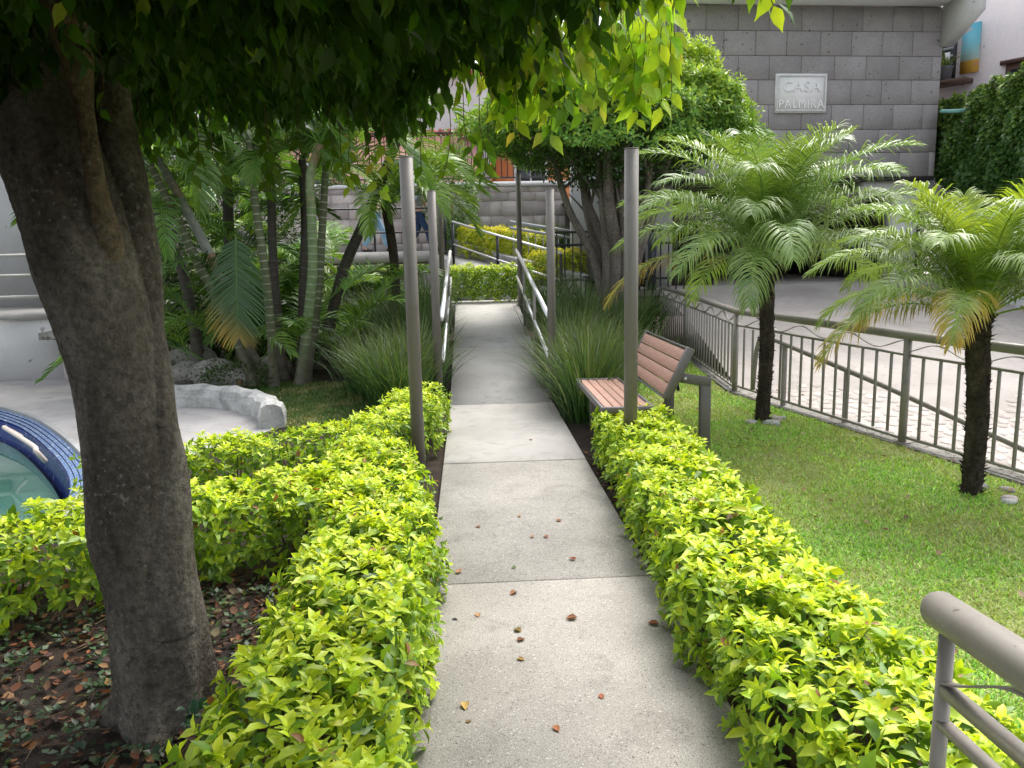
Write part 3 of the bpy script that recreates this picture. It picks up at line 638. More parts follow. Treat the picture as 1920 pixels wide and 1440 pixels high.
# back plane local: x thickness, z up; rotate about Y so that top leans to +X
RY = np.array([(ct, 0, st_), (0, 1, 0), (-st_, 0, ct)])
bl = by1-by0; bh = .40
for i in range(4):
    hh = (bh-.02)/4; V, F = cbox(.026, bl-.05, hh-.008, .003); off = RY@np.array([-.006, 0, -bh/2+.01+hh*(i+.5)]); placed('back_plank', V, F, PLANK, bc+off, RY)
for yy in (by0, by1):
    V, F = cbox(.062, .05, bh+.03, .006); placed('back_frame', V, F, BENCHM, bc+[.012, yy-bc[1], 0], RY)
for zz in (-bh/2-.007, bh/2+.007):
    V, F = cbox(.05, bl-.045, .016, .004); placed('back_frame', V, F, BENCHM, bc+RY@np.array([.01, 0, zz]), RY)
for yy in (5.86, 6.94):
    poly = np.array([(1.16, yy, 0), (1.16, yy, .40)]); V, F = cbox(.08, .05, .40, .005); placed('leg', V, F, BENCHM, (1.13, yy+.03, .205))
    V, F = cbox(.085, .05, .60, .005); placed('leg', V, F, BENCHM, (1.83, yy, .30))
    a, b = np.array([1.56, yy, .645]), np.array([1.87, yy, .585]); d = b-a; an = math.atan2(d[2], d[0]); V, F = cbox(np.linalg.norm(d), .052, .075, .005); ca, sa = math.cos(an), math.sin(an)
    placed('arm_support', V, F, BENCHM, (a+b)/2, np.array([(ca, 0, -sa), (0, 1, 0), (sa, 0, ca)]))
    V, F = cbox(.72, .05, .04, .004); placed('ground_bar', V, F, BENCHM, (1.48, yy+.001, .022))
    V, F = cbox(.45, .045, .045, .004); placed('seat_support', V, F, BENCHM, (1.2, yy, .385))
mk('bolt', tube([(1.66, 5.82, .625), (1.66, 5.845, .625)], .014, 8), STEEL, be); mk('strap', tube([(1.6, 5.8, .66), (1.59, 5.79, .6), (1.6, 5.8, .54)], .012, 6), BLACKM, be)

# ------------------------------------------------------------ dark stone house on the right
sh = thing('stone_house', 'modern house wall faced in dark grey stone blocks with a name plaque', 'house', (6.5, 14.6, 1))
def wy(x): return 14.55+.05*(x-4)
WX0, WX1, WZ0, WZ1 = 3.9, 9.0, 2.93, 6.0
wl = boxo('wall', 0, 1, 0, 1, 0, 1, mat=JOINT, parent=sh); me = wl.data
V = np.array([(WX0, wy(WX0)+.03, WZ0), (WX1, wy(WX1)+.03, WZ0), (WX1, wy(WX1)+.03, WZ1), (WX0, wy(WX0)+.03, WZ1), (WX0, 17, WZ0), (WX1, 17, WZ0), (WX1, 17, WZ1), (WX0, 17, WZ1)])-org(sh)
wl.data = mesh('wall', V, [np.array([(0, 1, 2, 3), (4, 7, 6, 5), (0, 3, 7, 4), (1, 5, 6, 2), (3, 2, 6, 7), (0, 4, 5, 1)])], JOINT)
block_wall(wl, WX0, WX1, WZ0, WZ1-.02, wy,   .62, .4375, STONE, .006, .06, .007, ang=.05)
boxo('soffit', 3.3, 8.94, 14.0, 17.5, 6.0, 6.3, mat=WHITE, parent=sh)
V = np.array([(8.95, 14.75, 5.28), (9.06, 13.9, 5.69), (9.21, 13.9, 5.69), (9.2, 14.75, 5.28), (8.95, 14.75, 6.6), (9.06, 13.9, 6.6), (9.21, 13.9, 6.6), (9.2, 14.75, 6.6)])
mk('roof_beam', (V, [np.array([(0, 1, 2, 3), (4, 7, 6, 5), (0, 4, 5, 1), (1, 5, 6, 2), (2, 6, 7, 3), (3, 7, 4, 0)])]), WHITE, sh)
boxo('left_return', 3.45, 3.89, 14.5, 17, 2.95, 6, mat=GREYW, parent=sh)
boxo('lower_beam', 7.7, 9.1, 14.9, 15.3, 2.6, 2.92, mat=WHITE, parent=sh)
boxo('carport_ceiling', 2.5, 9.0, 14.75, 22, 2.86, 2.925, mat=DARKI, parent=sh)
boxo('carport_back_wall', 2.5, 9.6, 21.5, 21.8, .9, 2.86, mat=DARKI, parent=sh)
boxo('carport_side_wall', 9.02, 9.2, 15.31, 21.49, .9, 2.86, mat=DARKI, parent=sh)
for x, m_ in ((8.35, WHITE), (3.5, GREYW)): boxo('column', x, x+.45, 14.9, 15.3, .9, 2.6 if x > 8 else 2.86, mat=m_, parent=sh)
# garage side: wall + gate at left
boxo('side_wall', 2.1, 3.44, 15.6, 15.9, .9, 4.0, mat=GREYW, parent=sh)
for k, x in enumerate((2.62, 3.0)): boxo('pier', 2.3+(x-2.62), 2.5+(x-2.62), 16.6, 17.0, 1, 3.3, mat=WHITE, parent=sh)
g = thing('black_gate', 'black metal gate with small square holes behind the clipped tree', 'gate', (2.8, 14.4, .8))
for z in (.75, 1.1, 1.75, 1.98): mk('rail', box(1.45, 4.1, 14.38, 14.42, z, z+.045), BLACKM, g)
gb = mesh('bar', *box(-.011, .011, -.011, .011, 0, 1.25), BLACKM)
for x in np.arange(1.5, 4.1, .15): link('bar', gb, g, (x, 14.4, .75))
for x in (2.75, 3.05, 3.35): 
    mk('solid_panel', box(x, x+.16, 14.35, 14.375, .9, 1.95), paint('gate_panel', (.035, .04, .05), .4) if x < 2.8 else bpy.data.materials['gate_panel'], g)
    for z in (1.15, 1.4, 1.65): mk('square_boss', box(x+.04, x+.12, 14.335, 14.349, z, z+.1), BLACKM, g)
g2 = thing('descending_railing', 'grey railing with thin balusters sloping down behind the yellow hedge', 'railing', (2, 17, 1))
ra, rb = np.array([.95, 17.2, 2.2]), np.array([2.3, 16.2, 1.95])
mk('top_rail', tube([ra+[0, 0, .13], rb+[0, 0, .1]], .03, 8), GREYR, g2); mk('upper_bar', tube([ra, rb-[0, 0, .04]], .03, 6), GREYR, g2)
for t in np.linspace(.05, .95, 9): p = ra*(1-t)+rb*t; mk('baluster', tube([p-[0, 0, .75], p-[0, 0, .02]], .011, 5), GREYR, g2)

# plaque
pl = thing('name_plaque', 'white carved stone plaque with raised lettering on the dark stone wall', 'plaque', (6.25, 14.6, 4.45))
py_ = wy(6.25)-.035; pr_ = .05; px0, px1, pz0, pz1 = 5.76, 6.74, 4.1, 4.79
def tilt(V): V = np.array(V); V[:, 1] += (V[:, 0]-6.25)*.05; return V
b_ = box(px0, px1, py_-.045, py_+.03, pz0, pz1); mk('slab', (tilt(b_[0]), b_[1]), PLAQUE, pl)
rope = []
for k in range(26):
    for zc, sg in ((pz1-.035, 1), (pz0+.035, -1)):
        x = px0+.03+k*(px1-px0-.06)/25; a = np.array([x-.022*sg, py_-.055, zc-.02]); b = np.array([x+.022*sg, py_-.055, zc+.02]); rope.append(tube([a, (a+b)/2-[0, .008, 0], b], [.006, .011, .006], 6))
for k in range(18):
    for xc, sg in ((px0+.03, 1), (px1-.03, -1)):
        z = pz0+.07+k*(pz1-pz0-.14)/17; a = np.array([xc-.018, py_-.055, z+.02*sg]); b = np.array([xc+.018, py_-.055, z-.02*sg]); rope.append(tube([a, (a+b)/2-[0, .008, 0], b], [.006, .011, .006], 6))
rp_ = join(rope); mk('rope_border', (tilt(rp_[0]), rp_[1]), PLAQUE, pl, smooth=True)
def text_mesh(txt, size, ext):
    cu = bpy.data.curves.new('t', 'FONT'); cu.body = txt; cu.size = size; cu.extrude = ext; cu.align_x = 'CENTER'; cu.space_character = 1.15; cu.bevel_depth = .002
    o = bpy.data.objects.new('t', cu); COL.objects.link(o); bpy.context.view_layer.update()
    me = bpy.data.meshes.new_from_object(o.evaluated_get(bpy.context.evaluated_depsgraph_get())); bpy.data.objects.remove(o); return me
for txt, z, sz in (('CASA', 4.475, .27), ('PALMIRA', 4.185, .20)):
    me = text_mesh(txt, sz, .011); me.materials.clear(); me.materials.append(PLAQUE)
    link('lettering', me, pl, (6.25, py_-.052, z), (PI/2, 0, math.atan(.05)))

# neighbour wall, window, picture, plant, hose
nb = thing('neighbour_house', 'pale stained stucco house with brown window behind the ivy wall', 'house', (10, 16, 3))
def quadwall(name, p0, p1, z0, z1, th, mat, parent):
    p0, p1 = np.array(p0, float), np.array(p1, float); d = nrm(p1-p0); n = np.array([-d[1], d[0]])*th
    V = np.array([(*p0, z0), (*p1, z0), (*p1, z1), (*p0, z1), (*(p0+n), z0), (*(p1+n), z0), (*(p1+n), z1), (*(p0+n), z1)])
    return mk(name, (V, [np.array([(0, 1, 2, 3), (4, 7, 6, 5), (0, 3, 7, 4), (1, 5, 6, 2), (3, 2, 6, 7)])]), mat, parent)
n0, n1 = np.array([9.3, 17.2]), np.array([12.6, 12.4]); nd = nrm(n1-n0); nn_ = np.array([nd[1], -nd[0]]); nn_ = nn_ if nn_[0] < 0 else -nn_
quadwall('wall', n0, n1, 2, 9, .3, LILAC, nb)
def onwall(s, off): return n0+nd*s+nn_*off
def wallbox(name, s0, s1, o0, o1, z0, z1, mat, parent):
    P = [onwall(s0, o0), onwall(s1, o0), onwall(s1, o1), onwall(s0, o1)]; V = np.array([(*p, z) for z in (z0, z1) for p in P])
    return mk(name, (V, [np.array([(0, 3, 2, 1), (4, 5, 6, 7), (0, 1, 5, 4), (1, 2, 6, 5), (2, 3, 7, 6), (3, 0, 4, 7)])]), mat, parent)
wb = wallbox('window', 2.35, 4.2, .003, .06, 3.6, 5.06, BROWNF, nb); wallbox('pane', 2.45, 4.1, .062, .07, 3.7, 4.95, GLASS_D, wb); wallbox('frame', 2.25, 4.3, .004, .09, 5.065, 5.14, BROWNF, wb)
wc = wallbox('window', .8, 1.4, .003, .1, 4.95, 5.95, BLACKM, nb)
for z in (5.25, 5.4, 5.55, 5.7): wallbox('slat', .83, 1.37, .101, .115, z, z+.05, GREYR, wc)
wallbox('cloth', 1.2, 1.32, .117, .13, 5.25, 5.5, WHITE, wc)
wallbox('ledge', .8, 1.75, .003, .4, 4.84, 4.92, BROWNF, nb)
def sunsetmat():
    m, t, s = newmat('painted_board', .5, .4); g_ = N(t, 'SeparateXYZ'); t.links.new(worldpos(t), g_.inputs[0])
    mr = N(t, 'MapRange'); mr.inputs[1].default_value = 5.02; mr.inputs[2].default_value = 5.95; t.links.new(g_.outputs[2], mr.inputs[0])
    col = ramp(t, mr.outputs[0], [(0, (.65, .36, .05)), (.26, (.7, .42, .08)), (.3, (.45, .6, .55)), (.6, (.18, .5, .56)), (1, (.1, .42, .55))])
    n = noise(t, worldpos(t), 5, 3); col = mixc(t, ramp(t, n, [(.6, (0,)*3), (.66, (.6,)*3)]), col, (.65, .3, .22)); t.links.new(col, s.inputs['Base Color']); return m
pa = thing('painted_board', 'beach coloured painted board, blue above and sand yellow below, hung outside the window', 'board', (10, 16, 4.75))
wallbox('panel', 1.5, 1.84, .02, .06, 5.04, 5.98, sunsetmat(), pa)
pp = thing('potted_plant', 'spiky plant in a grey pot on the neighbour window ledge', 'potted plant', (*onwall(1.28, .2), 4.92))
c = onwall(1.28, .22); mk('pot', tube([(c[0], c[1], 4.922), (c[0], c[1], 4.94), (c[0], c[1], 5.17), (c[0], c[1], 5.2)], [.09, .12, .15, .165], 16), POTM, pp, smooth=True)
hz = resample([(8.95, 14.6, 4.1), (9.1, 14.2, 4.04), (9.2, 13.6, 4.08), (9.35, 12.9, 4.2)], 24)
link('garden_hose', mesh('garden_hose', *tube(hz, .035, 10), HOSE, None, True), None, None, None, label='turquoise hose hanging from the stone wall across the ivy', cat='hose')

# ------------------------------------------------------------ blades, fronds
def blades(P, az, lean, L, wd, curve, col, seg=4, tip=None):
    """P (n,3) bases; az azimuth, lean = start angle from vertical, curve = added bend"""
    n = len(P); t = np.linspace(0, 1, seg+1); C = np.repeat(P[:, None], seg+1, 1).astype(float)
    for k in range(1, seg+1):
        a = lean+curve*((t[k]+t[k-1])/2)**1.3; ds = L/seg
        C[:, k] = C[:, k-1]+np.stack([np.sin(az)*np.sin(a)*ds, np.cos(az)*np.sin(a)*ds, np.cos(a)*ds], 1)
    tw = az+rng.uniform(-.8, .8, n); side = np.stack([np.cos(tw), -np.sin(tw), 0*az], 1)
    w_ = np.broadcast_to(wd, (n,))[:, None]*(1-t[None]**2.2)*.5
    Lf, Rt = C[:, :-1]-side[:, None]*w_[:, :-1, None], C[:, :-1]+side[:, None]*w_[:, :-1, None]
    V = np.concatenate([Lf, Rt, C[:, -1:]], 1); k = 2*seg+1; o = np.arange(n)[:, None, None]*k
    q = np.array([(i, seg+i, seg+i+1, i+1) for i in range(seg-1)]).reshape(-1, 4); tr = np.array([(seg-1, 2*seg-1, 2*seg)])
    cc = np.repeat(col[:, None], k, 1)
    if tip is not None: tt = np.concatenate([t[:-1], t[:-1], [1]])[None, :, None]**3; cc = cc*(1-tt)+np.asarray(tip)*tt
    return V.reshape(-1, 3), [(q[None]+o).reshape(-1, 4), (tr[None]+o).reshape(-1, 3)], cc.reshape(-1, 3)
def frond(base, az, el, L, droop, ll, n, ld=1.0, lw=.02, fwd=.7, v=.35, rr=.008, c0=(.06, .13, .02), c1=None, tipc=None, tipamt=0., start=.18, twist=0, jit=.12, curl=0, dexp=1.2):
    m = 22; t = np.linspace(0, 1, m); P = [np.array(base, float)]; a = az
    for k in range(1, m):
        e = el-droop*(t[k]**dexp); a = az+curl*t[k]; P.append(P[-1]+np.array([math.sin(a)*math.cos(e), math.cos(a)*math.cos(e), math.sin(e)])*L/(m-1))
    P = np.array(P); T = nrm(np.gradient(P, axis=0)); side = nrm(np.cross(T, up)+1e-6)
    u = np.linspace(start, .995, n); ip = lambda A: np.stack([np.interp(u, t, A[:, i]) for i in range(3)], 1)
    pu, tu, su = ip(P), nrm(ip(T)), nrm(ip(side)); nu = np.cross(su, tu); out = [tube(P, rr*(1-t*.8), 5, cap=False)+(np.tile(np.array(c0)*1.5+[.03, .02, 0], (m*5, 1)),)]
    prof = np.interp(u, [0, start, .35, .6, .85, 1], [.3, .55, .95, 1, .75, .35])
    for sg in (-1, 1):
        ll_ = ll*prof*np.clip(rng.normal(1, .07, n), .6, 1.3); fw = fwd+.5*(u**3)
        d = nrm(su*sg*np.cos(fw)[:, None]*1.0+tu*np.sin(fw)[:, None]+nu*(v+rng.normal(0, jit, n))[:, None]+rng.normal(0, .04, (n, 3)))
        seg = 3; C = [pu]; dk = d
        for k in range(seg):
            dk = nrm(dk+np.array([0, 0, -1.])*ld*(.12+.24*k)); C.append(C[-1]+dk*(ll_/seg)[:, None])
        C = np.stack(C, 1); wn = nrm(np.cross(d, nu))*.5+nu*.15; wn = nrm(np.cross(d, nrm(np.cross(tu, d)+1e-6))); 
        ws = np.array([.6, 1.0, .75])*lw*.5; Lf = C[:, :3]-wn[:, None]*ws[None, :, None]; Rt = C[:, :3]+wn[:, None]*ws[None, :, None]
        V = np.concatenate([Lf, Rt, C[:, 3:]], 1); o = np.arange(n)[:, None, None]*7
        cb = np.array(c0)*np.clip(rng.normal(1, .14, (n, 1)), .6, 1.5)
        if c1 is not None: cb = cb+(np.array(c1)-cb)*rng.uniform(0, 1, (n, 1))
        cc = np.repeat(cb[:, None], 7, 1)
        if tipc is not None:
            tt = np.array([0, .33, .67, 0, .33, .67, 1])[None, :, None]; am = np.clip(tipamt*(1.2*tt+u[:, None, None]*.6-.5)+rng.uniform(-.2, .2, (n, 1, 1))*tipamt, 0, 1); cc = cc*(1-am)+np.array(tipc)*am
        out.append((V.reshape(-1, 3), [(np.array([(0, 3, 4, 1), (1, 4, 5, 2)])[None]+o).reshape(-1, 4), (np.array([(2, 5, 6)])[None]+o).reshape(-1, 3)], cc.reshape(-1, 3)))
    return join(out)

# date palms on the lawn
GP = ((.105, .21, .05), (.24, .35, .09)); YEL = (.55, .36, .06)
def date_palm(label, base, top, nf, L, seed, trunk_r, drooplow=.0):
    global rng; rng = np.random.default_rng(seed); random.seed(seed)
    t = thing('date_palm', label, 'palm tree', base, 'small date palms on the lawn'); b, tp = np.array(base, float), np.array(top, float)
    mid = (b+tp)/2+[.02, 0, 0]; P = resample([b-[0, 0, .05], b+[0, 0, .08], mid, tp, tp+[0, 0, .12]], 44)
    tt = np.linspace(0, 1, 44); rad = trunk_r*np.interp(tt, [0, .06, .14, .5, .8, .93, 1], [1.45, 1.3, .95, .98, 1.1, 1.45, .8])
    tr = [tube(P, rad, 18, rough=.05, lumps=.08, seed=seed)]; n = 420
    u = rng.uniform(.02, .97, n); a = rng.uniform(0, 2*PI, n); px = np.stack([np.interp(u, tt, P[:, i]) for i in range(3)], 1); rr = np.interp(u, tt, rad)*.93
    dr = np.stack([np.cos(a), np.sin(a), 0*a], 1); pp_ = px+dr*rr[:, None]; D = nrm(dr*.8+[0, 0, .75]+rng.normal(0, .25, (n, 3)))
    peg = (np.array([(-.22, 0, -.12), (.22, 0, -.12), (0, 0, .2), (0, 1, .05)]), [np.array([(0, 1, 3), (1, 2, 3), (2, 0, 3)])])
    V, F, C = scatter(pp_, D, dr, rng.uniform(.02, .045, n), peg, np.zeros((n, 3))); tr.append((V, F))
    mk('trunk', join(tr), PBARK, t)
    fib = blades(tp+rng.normal(0, .035, (160, 3))+[0, 0, .0], rng.uniform(0, 6.28, 160), rng.uniform(.2, 1.6, 160), rng.uniform(.08, .2, 160), .006, rng.uniform(0, 1, 160), pal(160, [(.08, .05, .03), (.16, .11, .06)], [1, 1]), 2)
    mk('crown_fibre', fib, DRY, t, kind='stuff')
    for i in range(nf):
        q = i/nf; az = i*2.399963+rng.uniform(-.2, .2); el = R(np.interp(q, [0, .2, .5, .8, 1], [88, 80, 64, 42, 16]))+rng.uniform(-.1, .1); dl = np.interp(q, [0, .25, 1], [.55, 1.45, 1.45+drooplow])
        Lf = L*np.interp(q, [0, .2, .6, 1], [.68, .96, 1.02, .9])*rng.uniform(.9, 1.08)
        c0 = np.array(GP[0])*(np.array([1.5, 1.25, .8]) if nf < 38 else 1)*rng.uniform(.75, 1.25)*(np.array([2.0, 1.5, .8]) if q < .22 else 1); tip = .95 if (q > .85 and rng.uniform() < (.6 if nf < 40 else .3)) else (.18 if q > .5 else 0)
        F_ = frond(tp+[0, 0, .1]+.05*np.array([math.sin(az), math.cos(az), 0]), az, el, Lf, dl, .27*L/1.2, 70, ld=.85+.75*q, lw=.0115, jit=.18, dexp=1.45, c0=c0, c1=GP[1], tipc=(YEL if tip > .5 else (.3, .34, .05)), tipamt=tip, v=.5-.2*q, rr=.007, fwd=.55)
        mk('frond', F_, PALM, t)
date_palm('taller feathery date palm with dark slim trunk beside the bend of the fence', (2.74, 6.99, 0), (2.74, 7.0, 1.34), 48, 1.62, 5, .066)
date_palm('smaller date palm with yellowing lower fronds in front of the fence', (3.24, 4.67, 0), (3.2, 4.67, 1.06), 37, 1.12, 9, .066, .2)
rng = np.random.default_rng(3)
for k, (cx, cy, n) in enumerate(((2.74, 6.99, 11), (3.24, 4.67, 5))):
    for i in range(n):
        a = rng.uniform(-2.9, .6) if k == 0 else rng.uniform(-1.8, .8); rr = rng.uniform(.13, .27); s = rng.uniform(.022, .045); V, F = rock(s*1.3, s, s*.7, 100+i+k*30)
        link('river_stone', mesh('river_stone', V, F, STONE2 if i % 2 else WHITEW, None, True), None, (cx+rr*math.cos(a), cy+rr*math.sin(a), s*.4), label=('small round stone in the ring at the foot of the taller date palm' if k == 0 else 'small round stone in the grass at the foot of the smaller date palm'), cat='stone', group=('stones ringed round the taller palm' if k == 0 else 'stones beside the smaller palm'))

# palm cluster on the left (ringed canes)
def AY(px, py, Y):
    d = ray(px, py); return np.array([0, 0, CH])+d*(Y/d[1])
AREC = [ # pixels bottom->top, depth, radius, label, green
 ([(478, 712), (445, 640), (400, 550), (350, 450), (312, 370), (270, 285)], 9.9, .060, 'long leaning palm with pale rings, closest to the big tree trunk', 0),
 ([(497, 700), (455, 625), (425, 545), (390, 470), (345, 385), (292, 290)], 10.1, .068, 'leaning palm with smooth grey and rusty upper sheath, second from the tree trunk', 2),
 ([(512, 690), (507, 610), (496, 500), (480, 390), (470, 300), (467, 235)], 9.8, .056, 'upright palm with widely spaced rings in the middle of the clump', 0),
 ([(560, 700), (577, 600), (586, 500), (584, 400), (582, 330), (600, 270)], 9.9, .065, 'smooth green stemmed palm with peeling sheath at its top', 1),
 ([(572, 690), (596, 560), (603, 450), (607, 380), (612, 290)], 10.3, .055, 'slim ringed green palm just right of the smooth green stem', 0),
 ([(530, 690), (520, 590), (512, 480), (509, 380), (508, 300)], 10.6, .065, 'dark brown upright palm behind the middle of the clump', 3),
 ([(455, 660), (440, 560), (430, 450), (426, 330)], 11.0, .085, 'thick dark palm stem at the back left of the clump', 3),
 ([(556, 600), (570, 500), (572, 420), (566, 300)], 10.8, .065, 'dark palm stem behind the smooth green one', 3),
 ([(375, 650), (345, 520), (310, 440), (290, 380)], 10.8, .075, 'shadowy curved palm stem beside the tree trunk', 3),
 ([(600, 660), (640, 520), (690, 400), (750, 250)], 11.5, .085, 'slanting brown palm trunk leaning towards the path', 3)]
rng = np.random.default_rng(21)
ringc = {0: (.10, .115, .05), 1: (.15, .22, .09), 2: (.17, .17, .13), 3: (.055, .045, .035)}
for pts, Y, r, lab, g_ in AREC:
    P0 = np.array([AY(px, py, Y) for px, py in pts]); P0[0][2] = -.02; t = thing('cane_palm', lab, 'palm tree', P0[0], 'palm stems growing in one clump')
    m = 330; P = resample(P0, m); tt = np.linspace(0, 1, m); s = np.cumsum(np.r_[0, np.linalg.norm(np.diff(P, axis=0), axis=1)]); ph = (s/.095) % 1
    ring = (ph < .12) & (s > .5); rad = r*np.interp(tt, [0, .05, .15, .8, 1], [1.5, 1.2, 1, .85, .75])*(1+.06*ring); V, F = tube(P, rad, 12)
    cc = np.where(ring[:, None], np.array([.36, .35, .27]) if g_ in (0, 1) else np.array(ringc[g_])*1.6, np.array(ringc[g_])); low = np.clip(1-s/1.0, 0, 1)[:, None]; cc = cc*(1-low)+np.array([.13, .11, .085])*low
    if g_ == 2: k = np.clip((tt-.45)*6, 0, 1)[:, None]*np.clip((.9-tt)*6, 0, 1)[:, None]; cc = cc*(1-k)+np.where((np.sin(s*5)[:, None] > .35), np.array([.34, .19, .09]), np.array([.32, .33, .28]))*k
    if g_ == 1: k = np.clip((tt-.62)*8, 0, 1)[:, None]; cc = cc*(1-k)+np.where((np.sin(s*9)[:, None] > .3), np.array([.30, .22, .13]), np.array([.25, .3, .15]))*k
    C = np.repeat(cc, 12, 0); C = np.concatenate([C, cc[:1], cc[-1:]]); mk('trunk', (V, F, C), CANE, t, smooth=True)
    tp = P[-1]; nfr = 9 if lab[:4] != 'slan' else 6
    for i in range(nfr):
        az = i*2.4+rng.uniform(-.4, .4); el = R(rng.uniform(15, 75)); 
        mk('frond', frond(tp+rng.normal(0, .03, 3), az, el, rng.uniform(1.3, 1.9), rng.uniform(1.3, 2.1), .42, 42, ld=.7, lw=.026, c0=np.array((.07, .16, .03))*rng.uniform(.7, 1.7), c1=(.16, .27, .045), v=.45, rr=.011, start=.12, tipc=(.2, .2, .05), tipamt=.2*(rng.uniform() < .4)), PALM, t)
    for k_ in range(1 if g_ == 3 else 0): pass
# low suckers and understory fronds of the clump
sk = thing('palm_understory', 'low arching palm fronds filling the shade under the palm clump', 'palm shoots', (-2.8, 11, 0))
for i in range(64):
    x = rng.uniform(-4.0, -1.9) if i < 50 else rng.uniform(-1.9, -.95); y = rng.uniform(10.6, 13.2)+ (0 if x < -1.3 else .4); az = rng.uniform(0, 6.28); el = R(rng.uniform(45, 88))
    L = rng.uniform(1.3, 2.6) if x < -2.2 else rng.uniform(.8, 1.2); mk('frond', frond((x, y, 0), az, el, L, rng.uniform(.9, 2.0), .40, 34, ld=.6, lw=.026, c0=np.array((.07, .16, .03))*rng.uniform(.6, 1.8), c1=(.22, .36, .05) if rng.uniform() < .5 else (.08, .17, .03), v=.35, rr=.009, start=.25), PALM, sk)
for i in range(26):
    x = rng.uniform(-4.0, -2.5); y = rng.uniform(10.3, 12.6); az = rng.uniform(0, 6.28); el = R(rng.uniform(40, 80)); z = rng.uniform(.8, 2.3)
    mk('frond', frond((x, y, z), az, el, rng.uniform(1.2, 1.8), rng.uniform(1.2, 2.2), .38, 34, ld=.6, lw=.026, c0=np.array((.07, .16, .03))*rng.uniform(.6, 1.8), c1=(.22, .36, .05) if rng.uniform() < .4 else None, v=.35, rr=.009, start=.2), PALM, sk)
for i in range(22):
    x = rng.uniform(-3.6, -2.05); mk('frond', frond((x, rng.uniform(12.4, 13.7), rng.uniform(.6, 1.9)), rng.uniform(0, 6.28), R(rng.uniform(45, 80)), rng.uniform(1.1, 1.6), rng.uniform(1.2, 2.0), .40, 36, ld=.6, lw=.028, c0=np.array((.09, .19, .035))*rng.uniform(.6, 1.6), c1=(.26, .40, .06), v=.35, rr=.009, start=.2), PALM, sk)
for (px, py, Y, az, el, L, dr) in [(640, 560, 9.6, .6, 55, 1.2, 1.5), (690, 600, 9.8, 1.0, 70, 1.3, 1.6), (560, 640, 9.7, 3.0, 60, .7, 1.3), (400, 640, 9.6, 3.6, 60, .8, 1.4), (360, 600, 9.8, 4.2, 70, 1.0, 1.5), (650, 640, 10.0, 2.0, 70, 1.2, 1.6), (700, 560, 10.5, 2.2, 50, 1.2, 1.2)]:
    b = AY(px, py, Y); mk('frond', frond(b, az, R(el), L, dr, .34, 36, ld=.5, lw=.024, c0=(.07, .16, .03), c1=(.14, .24, .04), v=.3, rr=.008, start=.1), PALM, sk)
# feature fronds hung at known places
ff = thing('hanging_frond', 'big dark drooping frond with orange dried edge hanging in the palm clump', 'palm frond', AY(437, 440, 9.3))
V, F, C = frond(AY(442, 440, 9.3), 3.0, R(-62), 1.22, .35, .50, 64, ld=.28, lw=.022, c0=(.04, .10, .02), v=.1, rr=.012, start=.05, fwd=.6)
k = np.clip((C[:, :1]*0)+((AY(430, 560, 9.3)[2]-V[:, 2:3])/.5)+(AY(420, 560, 9.3)[0]-V[:, 0:1])*1.6, 0, 1)*rng.uniform(.6, 1, (len(V), 1)); C = C*(1-k)+np.array([.55, .33, .05])*k
mk('leaflets', (V, F, C), PALM, ff)
rf = thing('arching_palm', 'bright green palm behind the left posts with fronds arching over the path edge', 'palm tree', (-1.1, 11.8, .2))
mk('trunk', tube(resample([(-1.15, 11.8, 0), (-1.1, 11.8, 1.4), (-1.2, 11.8, 2.4)], 20), .07, 10), PBARK, rf)
for az, el, L, dr in [(1.3, 50, 1.9, 1.5), (1.9, 30, 1.7, 1.7), (2.5, 45, 1.8, 1.9), (.7, 60, 1.7, 1.4), (3.2, 35, 1.8, 1.9), (3.9, 40, 1.9, 1.8), (4.6, 50, 1.9, 1.7), (5.4, 60, 1.8, 1.5), (1.5, 75, 1.5, 1.7), (2.2, 68, 1.9, 2.1), (3.6, 70, 1.9, 2.0), (0, 50, 1.7, 1.5), (1.6, 58, 1.6, 1.5), (2.0, 48, 1.8, 1.6), (1.1, 40, 1.6, 1.4), (2.7, 60, 1.7, 1.9)]:
    mk('frond', frond((-1.2, 11.8, 2.35), az, R(el), L, dr, .42, 46, ld=.7, lw=.026, c0=(.12, .24, .035), c1=(.28, .42, .06), v=.4, rr=.011, start=.15), PALM, rf)
# palm at left edge near the white house
lp_ = thing('balcony_palm', 'palm with hanging fronds beside the white house balcony', 'palm tree', (-5.4, 11.0, .7))
mk('trunk', tube([(-5.35, 11.45, .3), (-5.3, 11.5, 1.7)], .05, 8), PBARK, lp_)
for az, el, L, dr in [(4.6, 50, .8, 1.5), (3.8, 40, .8, 1.8), (5.3, 60, 1.1, 1.6), (1.5, 40, 1.0, 1.8), (3, 60, 1.1, 2.2), (2.4, 30, 1.0, 1.8), (4.2, 75, .9, 1.6), (.5, 50, 1.2, 1.5)]:
    mk('frond', frond((-5.3, 11.5, 1.65), az, R(el), L, dr, .35, 34, ld=.9, lw=.02, c0=(.10, .17, .05), c1=(.2, .26, .08), v=.3), PALM, lp_)
op = thing('overhead_palm', 'palm whose frond tips hang in from the left edge behind the big tree', 'palm tree', (-6.4, 9.9, 0))
mk('trunk', tube([(-6.6, 9.9, 0), (-6.5, 9.9, 2.95)], .07, 10), PBARK, op)
for az, el, L, dr in [(1.4, 50, 1.3, 1.8), (2.1, 40, 1.3, 1.9), (.7, 60, 1.2, 1.7), (2.9, 40, 1.3, 2.0), (4, 50, 1.3, 1.8), (5.2, 50, 1.3, 1.8), (1.7, 20, 1.2, 1.6)]:
    mk('frond', frond((-6.5, 9.9, 2.95), az, R(el), L*.95, dr*.75, .36, 36, ld=.9, lw=.022, c0=(.05, .1, .03), c1=(.1, .17, .05), v=.3), PALM, op)

